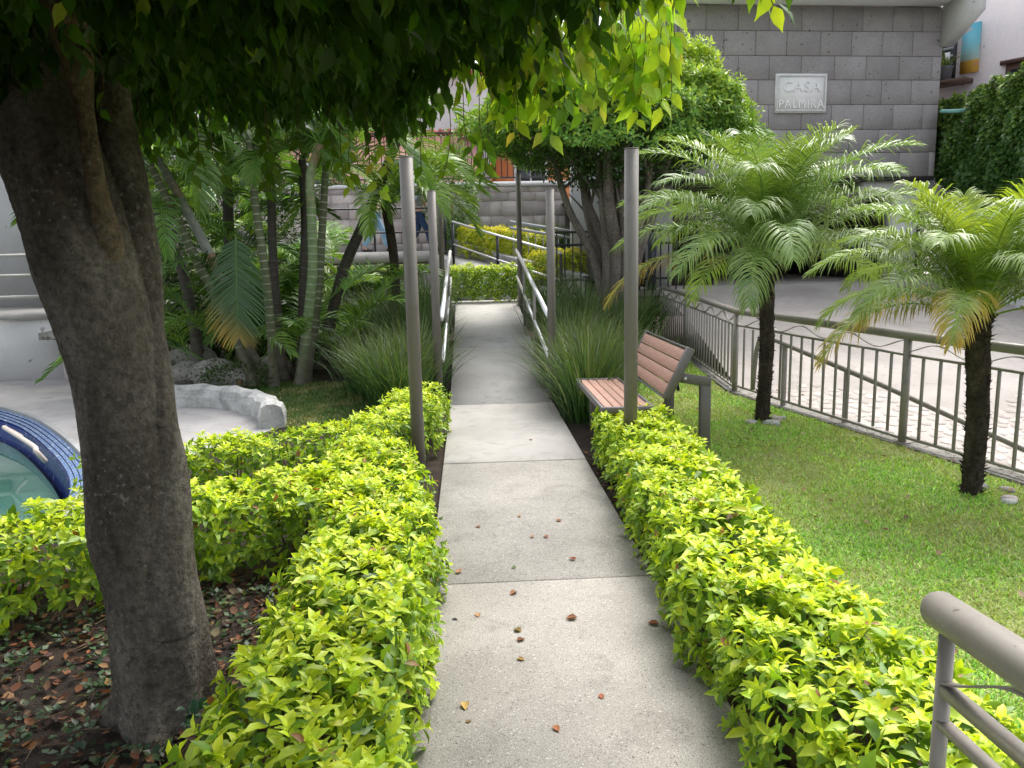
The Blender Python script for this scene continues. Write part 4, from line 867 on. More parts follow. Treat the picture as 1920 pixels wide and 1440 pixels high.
# spiky plant in pot
n = 60; mk('leaves', blades(np.tile([c[0], c[1], 5.17], (n, 1))+rng.normal(0, .02, (n, 3)), rng.uniform(0, 6.28, n), rng.uniform(.1, .9, n), rng.uniform(.2, .5, n), .03, rng.uniform(.2, 1.4, n), pal(n, [(.12, .2, .05), (.25, .3, .1)], [1, 1]), 4), BLADE, pp, kind='stuff')

# ------------------------------------------------------------ arching grass clumps beside the ramp
def clump(label, pts, n, L, seed, dark=1.0, name='grass_clump', cat='ornamental grass', lean=(.05, .55), group='arching grass clumps'):
    global rng; rng = np.random.default_rng(seed); t = thing(name, label, cat, (*pts[0][:2], pts[0][2] if len(pts[0]) > 2 else 0), group); out = []
    for p in pts:
        x, y = p[:2]; z = p[2] if len(p) > 2 else 0; k = int(n*.75); az = rng.uniform(0, 6.28, k); rr = np.abs(rng.normal(0, .14, k))
        P = np.stack([x+np.sin(az)*rr, y+np.cos(az)*rr, np.full(k, z)], 1); az2 = az+rng.normal(0, .5, k)
        col = pal(k, [(.028, .075, .018), (.05, .125, .03), (.10, .20, .045), (.30, .33, .17)], [5, 4, 2, .45])*dark
        out.append(blades(P, az2, rng.uniform(*lean, k)**1.0, L*rng.uniform(.55, 1.1, k), rng.uniform(.009, .015, k), rng.uniform(.1, 1.3, k), col, 6, (.14, .18, .07)))
    mk('blades', join(out), BLADE, t, kind='stuff')
clump('long dark green grass clump on the left of the path ramp', [(-.75, 8.0), (-.95, 8.5), (-.62, 8.75), (-1.15, 9.0), (-.7, 9.4, .1)], 620, .95, 31)
clump('taller dark grass behind the left handrail, further up the ramp', [(-.7, 10.3, .3), (-1.0, 10.9, .35), (-.65, 11.6, .5), (-1.2, 11.8, .4), (-1.6, 12.4, .4), (-.7, 12.6, .6)], 420, 1.0, 32)
clump('large arching grass clump on the right of the path ramp, beside the bench', [(1.12, 7.35), (1.22, 7.9), (1.45, 8.3), (1.1, 8.6), (1.65, 8.8), (1.25, 9.1, .1)], 680, 1.0, 33)
clump('grass clump behind the right handrail at the foot of the clipped tree', [(1.25, 10.0, .2), (1.6, 10.5, .3), (1.2, 11.2, .4), (1.7, 11.4, .4), (2.2, 10.9, .35), (2.6, 11.4, .35), (1.3, 12.4, .6), (1.9, 12.6, .5)], 430, .95, 34)
clump('spiky grass clump against the stone wall, left of the pair behind the yellow hedge', [(-.35, 19.6, 1.7), (.1, 19.7, 1.7), (.6, 19.6, 1.7)], 300, .9, 35, 1.3)
clump('spiky grass clump against the stone wall, right of the pair behind the yellow hedge', [(1.4, 19.5, 1.7), (1.9, 19.6, 1.7), (2.4, 19.5, 1.7)], 300, .9, 36, 1.3)
clump('low strappy leaves under the palm fronds by the fence end', [(2.6, 10.2), (2.9, 10.8), (2.4, 9.9)], 150, .45, 37, 1.1)

# ------------------------------------------------------------ hedges
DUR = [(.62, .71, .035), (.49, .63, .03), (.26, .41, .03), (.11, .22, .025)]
def hedge(label, line, hw, h, z0, dens, leaf, seed, nparts=0, tmpl=LT8, name='hedge', mix=(4, 4, 2, .7), cols=DUR, topmix=None, stems=True, hollow=.0, wide=.40, mat=None, lowgap=.06):
    """line: [(x,y[,z])], sprigs of leaves over the top and sides of a rounded box section"""
    global rng; rng = np.random.default_rng(seed); mat = mat or LEAF
    L = np.array([(p[0], p[1], (p[2] if len(p) > 2 else z0)) for p in line], float); seg = np.linalg.norm(np.diff(L[:, :2], axis=0), axis=1); s = np.r_[0, np.cumsum(seg)]; tot = s[-1]
    t = thing(name, label, 'hedge', tuple(L[len(L)//2])); per = 2*h+2*hw; n = int(tot*per*dens+2*hw*h*2*dens)
    endf = (2*hw*h*2)/(tot*per+2*hw*h*2); u = rng.uniform(0, tot, n); q = rng.uniform(0, per, n); isend = rng.uniform(0, 1, n) < endf
    ip = lambda u, i: np.interp(u, s, L[:, i]); tx = ip(u+.02, 0)-ip(u-.02, 0); ty = ip(u+.02, 1)-ip(u-.02, 1); k = np.hypot(tx, ty); tx, ty = tx/k, ty/k; side = np.stack([ty, -tx, 0*tx], 1)
    off = np.where(q < h, -hw, np.where(q < h+2*hw, q-h-hw, hw)); zz = np.where(q < h, q, np.where(q < h+2*hw, h, per-q))
    eoff = rng.uniform(-hw, hw, n); ez = rng.uniform(0, h, n); off = np.where(isend, eoff, off); zz = np.where(isend, ez, zz); u = np.where(isend, np.where(rng.uniform(0, 1, n) < .5, 0, tot), u)
    nr = np.where((q < h)[:, None], -side, np.where((q < h+2*hw)[:, None], np.array([0, 0, 1.]), side)); tang = np.stack([tx, ty, 0*tx], 1); nr = np.where(isend[:, None], np.where((u > tot/2)[:, None], tang, -tang), nr)
    # rounded corners and bumps
    zt = np.clip(zz/h, 0, 1); crn = np.clip(np.abs(off)/hw, 0, 1); P = np.stack([ip(u, 0), ip(u, 1), ip(u, 2)], 1)+side*(off*(1-.12*zt**6)*(.82+.18*np.sqrt(zt)))[:, None]
    P[:, 2] += zz*(1-.07*crn**4*(zt > .95))
    bumpz = .035*np.sin(P[:, 0]*9+1)*np.sin(P[:, 1]*7)+.03*np.sin(P[:, 0]*23+P[:, 1]*17); P += nr*bumpz[:, None]*(h/.45)
    dep = np.abs(rng.normal(0, .035, n))-.01; P -= nr*dep[:, None]
    keep = zz > lowgap*rng.uniform(0, 2, n); P, nr, dep, zt_, isend = P[keep], nr[keep], dep[keep], zt[keep], isend[keep]; n = len(P)
    ax = nrm(nr*1.0+np.array([0, 0, .7])+rng.normal(0, .35, (n, 3))); top_ = (nr[:, 2] > .5)
    k = 6; a = rng.uniform(0, 6.28, (n, 1))+np.arange(k)[None]*2.4+rng.normal(0, .3, (n, k)); ref = nrm(np.cross(ax, rdir(n))); ref2 = np.cross(ax, ref)
    rad = ref[:, None]*np.cos(a)[..., None]+ref2[:, None]*np.sin(a)[..., None]; rise = np.linspace(.1, 1.1, k)[None, :, None]
    D = nrm(rad+ax[:, None]*rise+np.array([0, 0, -.1])); ageh = np.linspace(0, 1, k)[None]; sz = leaf*np.linspace(1.15, .6, k)[None]*rng.uniform(.6, 1.25, (n, k))*rng.uniform(.7, 1.2, (n, 1)); PP = P[:, None]+ax[:, None]*(rise*leaf*.35)
    Nn = nrm(ax[:, None]*1.0-rad*.1+rng.normal(0, .15, (n, k, 3)))
    # leaf colour: young shoots (at the tips of sprigs, mostly on the clipped top) are golden, older leaves green
    bright_leaf = np.clip(ageh*.45+np.where(top_, .55, .16)[:, None]+rng.normal(0, .2, (n, k)), 0, 1); cs = np.array(cols)
    idx = (1-bright_leaf)*(len(cs)-1); i0 = np.floor(idx).astype(int).clip(0, len(cs)-2); fr_ = (idx-i0)[..., None]; C = cs[i0]*(1-fr_)+cs[i0+1]*fr_; C = C*np.clip(rng.normal(1, .12, (n, k, 1)), .6, 1.4)*rng.normal(1, .03, (n, k, 3))
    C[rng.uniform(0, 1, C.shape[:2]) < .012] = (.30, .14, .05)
    PP, D, Nn, sz, C = PP.reshape(-1, 3), D.reshape(-1, 3), Nn.reshape(-1, 3), sz.ravel(), C.reshape(-1, 3)
    # stray long shoots
    if nparts:
        ds = np.linalg.norm(PP-[0, 0, CH], axis=1)/sz; v_ = (PP-[0, 0, CH]); dd = v_@f_; iv = (dd > .2) & (np.abs(v_@r_/dd) < .67) & (np.abs(v_@u_/dd) < .5) & (np.repeat(dep, k) < .02)
        ds = np.where(iv, ds, 1e9); order = np.argsort(ds); pi = order[:nparts]; rest_ = np.setdiff1d(np.arange(len(PP)), pi)
        leaf_parts(t, PP[pi], D[pi], Nn[pi], sz[pi], tmpl, C[pi], mat, wide*2.0, 16); PP, D, Nn, sz, C = PP[rest_], D[rest_], Nn[rest_], sz[rest_], C[rest_]
    # inner older leaves
    m = int(n*1.6); u = rng.uniform(0, tot, m); tx2 = ip(u+.02, 0)-ip(u-.02, 0); ty2 = ip(u+.02, 1)-ip(u-.02, 1); kk = np.hypot(tx2, ty2); sd2 = np.stack([ty2/kk, -tx2/kk, 0*kk], 1)
    Pi = np.stack([ip(u, 0), ip(u, 1), ip(u, 2)], 1)+sd2*(rng.uniform(-.9, .9, m)*hw*.95)[:, None]; Pi[:, 2] += h*rng.uniform(.12 if lowgap > .03 else .0, .97, m)**.8
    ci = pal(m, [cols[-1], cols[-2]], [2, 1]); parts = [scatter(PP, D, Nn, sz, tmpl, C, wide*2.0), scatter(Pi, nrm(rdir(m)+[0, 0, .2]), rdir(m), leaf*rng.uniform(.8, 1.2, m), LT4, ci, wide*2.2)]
    mk('foliage', join(parts), mat, t, kind='stuff')
    if stems:
        sg = []; nsx = int(tot*22)
        for i in range(nsx):
            uu = rng.uniform(0, tot); b = np.array([ip(uu, 0), ip(uu, 1), ip(uu, 2)])+np.array([rng.uniform(-.5, .5)*hw, rng.uniform(-.5, .5)*hw, -.02]); e = b+[rng.uniform(-.14, .14), rng.uniform(-.14, .14), h*rng.uniform(.7, .95)]
            sg.append(tube([b, (b+e)/2+rng.normal(0, .02, 3), e], [.007, .005, .003], 4, cap=False))
        mk('stems', join(sg), TWIG, t, kind='stuff')
    return t
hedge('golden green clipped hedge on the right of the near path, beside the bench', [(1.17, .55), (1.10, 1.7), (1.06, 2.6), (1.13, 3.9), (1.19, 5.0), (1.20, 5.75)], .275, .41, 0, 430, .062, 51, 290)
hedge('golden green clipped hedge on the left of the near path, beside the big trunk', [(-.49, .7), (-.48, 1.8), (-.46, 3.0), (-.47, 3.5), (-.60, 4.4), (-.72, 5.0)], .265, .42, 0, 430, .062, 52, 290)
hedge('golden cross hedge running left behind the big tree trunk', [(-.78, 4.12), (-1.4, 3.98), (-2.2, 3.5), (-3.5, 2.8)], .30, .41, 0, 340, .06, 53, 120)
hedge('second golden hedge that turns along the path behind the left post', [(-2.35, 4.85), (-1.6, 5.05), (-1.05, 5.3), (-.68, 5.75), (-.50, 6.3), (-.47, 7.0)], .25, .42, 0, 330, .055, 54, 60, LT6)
hedge('low yellow green hedge closing the top of the path ramp', [(-.35, 14.35), (1.15, 14.35)],   .28, .63, .75, 420, .06, 55, 0, LT4, stems=False)
hedge('bright yellow hedge behind the upper ramp railing', [(-.05, 18.6, 1.55), (.9, 18.1, 1.45), (1.65, 17.6, 1.35)], .38, .72, 1.5, 330, .065, 56, 0, LT4, stems=False, cols=[(.66, .58, .02), (.60, .56, .02), (.42, .48, .02), (.22, .32, .02)])
hedge('small bright yellow hedge behind the black gate, right of the handrail', [(1.35, 16.0, 1.0), (2.3, 15.5, 1.0)], .3, .65, 1.0, 300, .065, 57, 0, LT4, stems=False, cols=[(.66, .58, .02), (.60, .56, .02), (.42, .48, .02), (.22, .32, .02)])

# bush at left of stone wall
def bush(label, c, r, n, leaf, cols, wts, seed, name='bush', tmpl=LT4, mat=LEAFD):
    global rng; rng = np.random.default_rng(seed); t = thing(name, label, 'bush', (c[0], c[1], c[2]-r[2])); d = rdir(n); rad = rng.uniform(.2, 1.02, n)**.35
    lump = 1+.16*np.sin(d@rng.normal(0, 4, (3, 5))+rng.uniform(0, 6, 5)).sum(1)/2; P = np.array(c)+d*(rad*lump)[:, None]*r
    mk('foliage', scatter(P, nrm(d+rdir(n)*.8), nrm(rdir(n)*.7+[0, 0, 1]), leaf*rng.uniform(.7, 1.3, n), tmpl, pal(n, cols, wts), .8), mat, t, kind='stuff')
    b = np.array(c)-[0, 0, r[2]]; mk('stem', tube([b-[0, 0, .2], b+[0, 0, r[2]]], .04, 6), TWIG, t)
bush('rounded green bush left of the stone wall above the upper ramp', (-.35, 19.1, 3.0), (.62, .6, 1.35), 8000, .07, [(.08, .2, .02), (.16, .3, .03), (.05, .12, .02)], [2, 2, 2], 61)
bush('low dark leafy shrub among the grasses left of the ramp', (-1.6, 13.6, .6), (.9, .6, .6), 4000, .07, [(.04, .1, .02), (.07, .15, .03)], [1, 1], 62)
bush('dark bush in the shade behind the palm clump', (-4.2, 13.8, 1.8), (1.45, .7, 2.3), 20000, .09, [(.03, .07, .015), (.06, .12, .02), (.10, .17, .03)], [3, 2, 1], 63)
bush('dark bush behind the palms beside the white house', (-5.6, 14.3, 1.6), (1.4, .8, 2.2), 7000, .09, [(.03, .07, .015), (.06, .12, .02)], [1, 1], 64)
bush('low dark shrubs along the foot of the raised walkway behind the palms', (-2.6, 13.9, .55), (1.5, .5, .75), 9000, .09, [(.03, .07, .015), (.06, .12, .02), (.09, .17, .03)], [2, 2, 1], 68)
bush('small dark groundcover plant at the feet of the palms', (-2.95, 9.85, .12), (.55, .3, .22), 1500, .05, [(.05, .1, .02), (.08, .15, .03)], [1, 1], 65)

# ------------------------------------------------------------ clipped tree
rng = np.random.default_rng(71)
tt_ = thing('clipped_tree', 'broad clipped tree with twisted bare stems and rounded crown behind the right handrail', 'tree', (2.35, 12.2, .3))
tr = []; base = np.array([2.35, 12.2, .3]); cc_ = np.array([2.36, 12.1, 3.46])
for i in range(12):
    a = i/12*6.28; tp = np.array([2.4+.95*math.sin(a)*rng.uniform(.5, 1.15), 12.2+.75*math.cos(a), 2.95+rng.uniform(-.1, .3)]); b = base+np.array([.17*math.sin(a), .12*math.cos(a), 0]); m1 = b+(tp-b)*.35+[-.10*math.sin(a), 0, .12]+rng.normal(0, .05, 3); m2 = b+(tp-b)*.7+rng.normal(0, .07, 3)
    P = resample([b, m1, m2, tp], 26); tr.append(tube(P, np.linspace(.12, .055, 26)*rng.uniform(.7, 1.25), 9, lumps=.12, seed=i))
    for k in range(3):
        s0 = P[rng.integers(14, 25)]; e = s0+[rng.uniform(-.7, .7), rng.uniform(-.5, .5), rng.uniform(.3, .8)]; tr.append(tube(resample([s0, (s0+e)/2+rng.normal(0, .05, 3), e], 8), np.linspace(.028, .01, 8), 6))
tr.append(tube(resample([base-[0, 0, .15], base+[0, 0, .25], base+[.03, 0, .6]], 14), np.linspace(.34, .2, 14), 16, lumps=.25, seed=9))
mk('trunk', join(tr), BARK2, tt_, smooth=True)
n = 15000; d = rdir(n); d[:, 2] = np.where(d[:, 2] < -.35, -d[:, 2]*.6, d[:, 2]); d = nrm(d)
lump = 1+.05*np.sin(d@rng.normal(0, 6, (3, 8))+rng.uniform(0, 6, 8)).sum(1); rad = 1.02-np.abs(rng.normal(0, .08, n))+(rng.uniform(0, 1, n) < .05)*.06; P = cc_+d*(rad*lump)[:, None]*[2.02, 1.6, 1.15]
P[:, 2] = np.maximum(P[:, 2], 2.48+.12*np.sin(P[:, 0]*5)+rng.uniform(-.12, .25, n)); hole = np.sin(P[:, 0]*4.1+1)*np.sin(P[:, 2]*6.3)*np.sin(P[:, 1]*3+P[:, 0]*2); kp = (hole < .45) | (rng.uniform(0, 1, n) < .25); P, d = P[kp], d[kp]; n = len(P)
ax = nrm(d+[0, 0, .5]+rng.normal(0, .4, (n, 3))); k = 5; ref = nrm(np.cross(ax, rdir(n))); ref2 = np.cross(ax, ref); a = rng.uniform(0, 6.28, (n, 1))+np.arange(k)[None]*2.4
rd = ref[:, None]*np.cos(a)[..., None]+ref2[:, None]*np.sin(a)[..., None]; D = nrm(rd+ax[:, None]*np.linspace(.1, 1, k)[None, :, None]).reshape(-1, 3); PP = (P[:, None]+ax[:, None]*np.linspace(0, .05, k)[None, :, None]).reshape(-1, 3)
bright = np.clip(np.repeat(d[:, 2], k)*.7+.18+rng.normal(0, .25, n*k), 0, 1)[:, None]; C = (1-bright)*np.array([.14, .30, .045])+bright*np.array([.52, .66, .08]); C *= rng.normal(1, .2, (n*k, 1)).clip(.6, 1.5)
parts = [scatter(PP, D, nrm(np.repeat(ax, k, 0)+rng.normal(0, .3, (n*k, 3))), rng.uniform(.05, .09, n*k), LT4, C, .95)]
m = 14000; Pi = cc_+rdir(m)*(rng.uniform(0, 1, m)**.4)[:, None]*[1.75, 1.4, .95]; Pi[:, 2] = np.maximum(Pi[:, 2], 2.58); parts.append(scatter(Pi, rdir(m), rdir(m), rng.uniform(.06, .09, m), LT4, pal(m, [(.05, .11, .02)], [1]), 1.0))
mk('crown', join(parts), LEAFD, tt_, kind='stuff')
tw = []
for i in range(120):
    d = rdir(1)[0]; d[2] = abs(d[2])*.8; p = cc_+d*[1.85, 1.5, 1.05]; q = cc_+d*[1.2, 1, .7]; q[2] = max(q[2], 3); tw.append(tube([q, (p+q)/2+rng.normal(0, .06, 3), p], [.012, .008, .004], 4, cap=False))
mk('twigs', join(tw), TWIG, tt_, kind='stuff')

# ------------------------------------------------------------ ivy wall on the right
iv = thing('ivy_wall', 'tall wall covered in dark green creeper on the right edge', 'wall', (9.5, 14, 1))
V0 = [(9.55, 15.6), (9.3, 13.7), (8.9, 12.3), (8.4, 10.6)]
IV = np.array([(9.62, 15.6, 0), (9.35, 13.6, 0), (9.1, 12.3, 0), (9.0, 10.2, 0)])
mk('wall', join([strip(IV+[0, 0, -.2], IV+[0, 0, 2.5]), ]), WHITE, iv); mk('upper_wall', strip(IV+[.05, 0, 2.5], IV+[.05, 0, 4.3]), LOWWALL, iv)
rng = np.random.default_rng(81); n = 26000; u = rng.uniform(0, 3, n); P = np.stack([np.interp(u, range(4), IV[:, i]) for i in range(3)], 1)
topz = 4.38+.06*np.sin(u*7)+.05*np.sin(u*17); botz = np.interp(u, [0, .4, .9, 1.5, 3], [3.1, 2.7, 2.3, 2.15, 2.1]); z = botz+(topz-botz)*rng.uniform(0, 1, n); th = .3*np.interp(z-botz, [0, .4, 1.5, 2.4], [.5, 1, .8, .6])*(1+.5*np.sin(u*9)*np.sin(z*5)); P[:, 2] = z; P[:, 0] -= th*rng.uniform(.35, 1, n)**.5
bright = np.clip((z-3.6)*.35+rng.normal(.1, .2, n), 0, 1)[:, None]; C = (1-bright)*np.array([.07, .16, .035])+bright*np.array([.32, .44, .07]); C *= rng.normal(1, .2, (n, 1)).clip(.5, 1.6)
mk('ivy', scatter(P, nrm(rng.normal(0, .5, (n, 3))+[-.6, -.3, -.4]), nrm(rng.normal(0, .45, (n, 3))+[-1, -.5, .5]), rng.uniform(.07, .12, n), LT4, C, 1.25), LEAFD, iv, kind='stuff')
mk('ledge', join([strip(IV+[-.2, 0, 4.28], IV+[.3, 0, 4.28])]), LOWWALL, iv)

# ------------------------------------------------------------ big tree with overhanging canopy
rng = np.random.default_rng(91)
ft = thing('ficus_tree', 'big leaning double trunked tree in the left foreground with dark canopy overhead', 'tree', (-1.1, 2.62, 0))
def edge(pxl, pxr, py, Y):
    a, b = AY(pxl, py, Y), AY(pxr, py, Y); return (a+b)/2, abs(b[0]-a[0])/2
def stem(rows, n, seed, lumps, rings=90, name='trunk'):
    cs, rs = zip(*[edge(*r) for r in rows]); cs = np.array(cs); rs = np.array(rs); P = resample(cs, rings); rad = np.interp(np.linspace(0, 1, rings), np.linspace(0, 1, len(rs)), rs); return P, rad
P1, r1 = stem([(225, 398, 1395, 2.62), (228, 392, 1300, 2.62), (213, 388, 1200, 2.62), (203, 366, 1100, 2.62), (172, 352, 1000, 2.62), (166, 346, 900, 2.62), (156, 322, 800, 2.63), (140, 300, 700, 2.64), (108, 282, 600, 2.65), (70, 258, 500, 2.66), (40, 228, 400, 2.67), (5, 190, 300, 2.67), (-20, 150, 200, 2.68), (-35, 110, 100, 2.68), (-60, 80, 0, 2.68), (-90, 40, -120, 2.68), (-130, -10, -300, 2.7)], 48, 1, .05, 150)
V1 = tube(P1, r1, 72, rough=.006, lumps=.045, seed=4); Vv = V1[0].copy(); z = Vv[:, 2]; 
# root flare with buttresses
ctr = np.array([P1[0][0], P1[0][1]]); an = np.arctan2(Vv[:, 1]-ctr[1], Vv[:, 0]-ctr[0]); fl = np.clip((.30-z)/.30, 0, 1)**1.9; k = 1+fl*(.12+.42*np.maximum(0, np.sin(an*4+1.2))+.06*np.sin(an*9)); Vv[:, 0] = ctr[0]+(Vv[:, 0]-ctr[0])*k; Vv[:, 1] = ctr[1]+(Vv[:, 1]-ctr[1])*k
P2, r2 = stem([(262, 372, 1180, 2.58), (255, 362, 1050, 2.58), (262, 352, 900, 2.60), (252, 333, 800, 2.62), (248, 322, 700, 2.66), (240, 308, 620, 2.7), (226, 304, 540, 2.74), (208, 292, 440, 2.76), (190, 274, 340, 2.78), (176, 252, 240, 2.8), (168, 238, 140, 2.82), (160, 220, 0, 2.84), (150, 200, -200, 2.9)], 32, 2, .05, 120)
P3, r3 = stem([(190, 225, 720, 2.74), (188, 238, 620, 2.68), (186, 236, 520, 2.625), (182, 230, 450, 2.58), (166, 208, 380, 2.55), (155, 190, 300, 2.5), (140, 175, 200, 2.47), (110, 172, 100, 2.42), (62, 168, 0, 2.35), (20, 150, -120, 2.3)], 24, 3, .05, 70)
mk('trunk', (Vv, V1[1]), BARK, ft, smooth=True)
mk('trunk', tube(P2, r2, 56, rough=.006, lumps=.05, seed=6), BARK, ft, smooth=True)
mk('limb', tube(P3, r3, 36, rough=.005, lumps=.05, seed=8), barkmat('pale_limb_bark', ((.12, .09, .06), (.20, .15, .10), (.26, .21, .15))), ft, smooth=True)
# roots, upper limbs
CX, CY = -1.6, 1.7; RX, RY_ = 2.2, 2.1  # crown widened unseen over the camera and left to shade trunk and path
lb = []
for i in range(16):
    a = i/16*6.28+.2; s0 = np.array([-1.7, 2.65, 2.45]); e = np.array([CX+RX*.85*math.cos(a), CY+RY_*.85*math.sin(a), 2.55+rng.uniform(0, .5)]); lb.append(tube(resample([s0, (s0+e)/2+[0, 0, .15], e], 14), np.linspace(.045, .012, 14), 8, lumps=.1, seed=i))
mk('branches', join(lb), BARK, ft, smooth=True, kind='stuff')
# canopy leaves: drooping pointed leaves on hanging twigs
def in_camera(P): v_ = P-[0, 0, CH]; dd = v_@f_; return dd, np.abs(v_@r_/dd), v_@u_/dd
def bottom(x, y):
    b = 2.30+.03*np.sin(x*5)+.03*np.sin(x*11+2)+.03*np.sin(y*6+x*3); return b+np.clip((x-.1)*.1, 0, .2)
n = 16000; a = rng.uniform(0, 6.28, n); q = np.sqrt(rng.uniform(0, 1, n)); wob = 1+.05*np.sin(a*7)+.04*np.sin(a*13+1); X = CX+RX*q*np.cos(a)*wob; Yy = CY+RY_*q*np.sin(a)*wob
zb = bottom(X, Yy); zth = np.interp(q, [0, .85, 1], [1.1, .9, .7]); Z = zb+zth*rng.uniform(0, 1, n)**1.35+.03
edgeL = q > .80
tw = []; LP, LD, LN, LS, LC = [], [], [], [], []
K = 8
twdir = nrm(np.stack([np.cos(a)*q*.8, np.sin(a)*q*.8, -.6-.5*rng.uniform(0, 1, n)], 1)+rng.normal(0, .25, (n, 3))); tl = rng.uniform(.12, .26, n)
s_ = np.linspace(.0, 1, K)[None, :, None]; PP = np.stack([X, Yy, Z], 1)[:, None]+twdir[:, None]*(tl[:, None, None]*s_); PP[..., 2] -= .03*s_[..., 0]**2
alt = np.where(np.arange(K) % 2, 1, -1)[None, :, None]; sdv = nrm(np.cross(twdir, rdir(n)))[:, None]*alt
D = nrm(sdv*.55+twdir[:, None]*.35+np.array([0, 0, -.75])+rng.normal(0, .22, (n, K, 3))); Nn = nrm(rng.normal(0, .6, (n, K, 3))+np.array([0, -.2, .8])); sz = rng.uniform(.055, .085, (n, K))
PP, D, Nn, sz = PP.reshape(-1, 3), D.reshape(-1, 3), Nn.reshape(-1, 3), sz.ravel(); ek = np.repeat(q, K); xk = PP[:, 0]
C = pal(len(PP), [(.035, .085, .012), (.055, .13, .016), (.09, .19, .02)], [4, 3, 1.2]); bright_leaf = ((ek > .84) & (rng.uniform(0, 1, len(ek)) < .65) & (xk > -.05)) | (rng.uniform(0, 1, len(ek)) < .005); C[bright_leaf] = pal(int(bright_leaf.sum()), [(.24, .42, .03), (.34, .48, .05), (.42, .45, .08)], [3, 2, .6])  # right edge leaves tinted bright as if backlit; the sparse rest are young
keep = (np.linalg.norm(PP-[0, 0, CH], axis=1) > .95) & (PP[:, 2] > bottom(PP[:, 0], PP[:, 1])-.13); PP, D, Nn, sz, C = PP[keep], D[keep], Nn[keep], sz[keep], C[keep]
# hanging sprigs below the canopy edge at spots where the photo shows them
SPR = [(395, 255, 2.9, .13, 0), (372, 262, 2.9, .12, 0), (500, 262, 2.8, .17, 0), (505, 280, 2.85, .1, 0), (620, 255, 3.0, .12, 0), (655, 262, 3.0, .12, 1), (690, 270, 3.0, .17, 1), (720, 270, 3.05, .15, 1), (640, 300, 3.0, .1, 1), (265, 255, 2.8, .06, 0), (845, 250, 3.1, .14, 0), (915, 255, 3.1, .12, 0), (900, 240, 3.0, .16, 0), (960, 200, 3.1, .10, 1), (1010, 200, 3.1, .10, 1), (870, 230, 3.0, .13, 0), (1110, 110, 3.0, .2, 1), (1070, 140, 3.0, .14, 1), (1200, 90, 3.0, .2, 2), (1230, 60, 2.95, .26, 2), (1250, 60, 2.9, .24, 2), (1165, 70, 3.0, .2, 2), (1130, 60, 3.0, .2, 2), (1255, 40, 2.9, .25, 2), (1215, 60, 2.95, .3, 2), (1180, 40, 3.0, .25, 2), (1262, 0, 2.85, .22, 2), (1040, 120, 3.0, .25, 1), (1090, 60, 3.0, .25, 2), (120, 0, 1.9, .05, 1), (135, 40, 1.9, .05, 2), (195, 170, 2.3, .05, 0), (450, 20, 2.3, .08, 1), (505, 25, 2.3, .06, 0), (1452, -22, 2.0, .04, 2), (790, 262, 3.0, .1, 0), (560, 262, 3.0, .08, 0), (330, 250, 2.9, .05, 0)]
for i in range(75):
    px = rng.uniform(925, 1268); lo = np.interp(px, [925, 1000, 1080, 1130, 1200, 1268], [215, 215, 185, 150, 165, 150]); L_ = rng.uniform(.1, .22); SPR.append((px, lo-L_*480-rng.uniform(0, 1)**1.5*110, rng.uniform(2.75, 3.2), L_, 2 if rng.uniform() < .7 else 1))
hang = []
for (px, py, Y, L, c_) in SPR:
    b = AY(px, py, Y); kk = max(2, int(L/.028)); e = b+[rng.uniform(-.04, .04), rng.uniform(-.04, .04), -L]; hang.append(tube([b+[0, 0, .12], b, (b+e)/2+rng.normal(0, .01, 3), e], .0016, 4, cap=False))
    s1 = np.linspace(.05, 1, kk)[:, None]; p_ = b*(1-s1)+e*s1; d_2 = nrm(np.stack([np.where(np.arange(kk) % 2, .7, -.7), rng.normal(0, .4, kk), -1+0*s1[:, 0]], 1)+rng.normal(0, .15, (kk, 3)))
    cl = pal(kk, [[(.10, .2, .02)], [(.3, .42, .06), (.17, .32, .03), (.42, .46, .08)], [(.46, .62, .05), (.34, .54, .04)]][c_], [[1], [2, 2, 1], [1, 1]][c_])  # brightest sprig set has backlight put into its leaf colours
    PP = np.concatenate([PP, p_]); D = np.concatenate([D, d_2]); Nn = np.concatenate([Nn, nrm(rng.normal(0, .35, (kk, 3))+[0, -1, .3])]); sz = np.concatenate([sz, rng.uniform(.06, .095, kk)*(.72 if px < 900 and 150 < py else 1)]); C = np.concatenate([C, cl])
dd, ax_, ay_ = in_camera(PP); iv_ = (dd > .3) & (ax_ < .66) & (np.abs(ay_) < .5); sc_ = np.where(iv_, dd/sz, 1e9); sc_ = np.where(PP[:, 2] < bottom(PP[:, 0], PP[:, 1])+.02, sc_*.7, sc_); o_ = np.argsort(sc_); pi = o_[:290]; re = o_[290:]
leaf_parts(ft, PP[pi], D[pi], Nn[pi], sz[pi], LTF, C[pi], LEAFF, .95, 20)
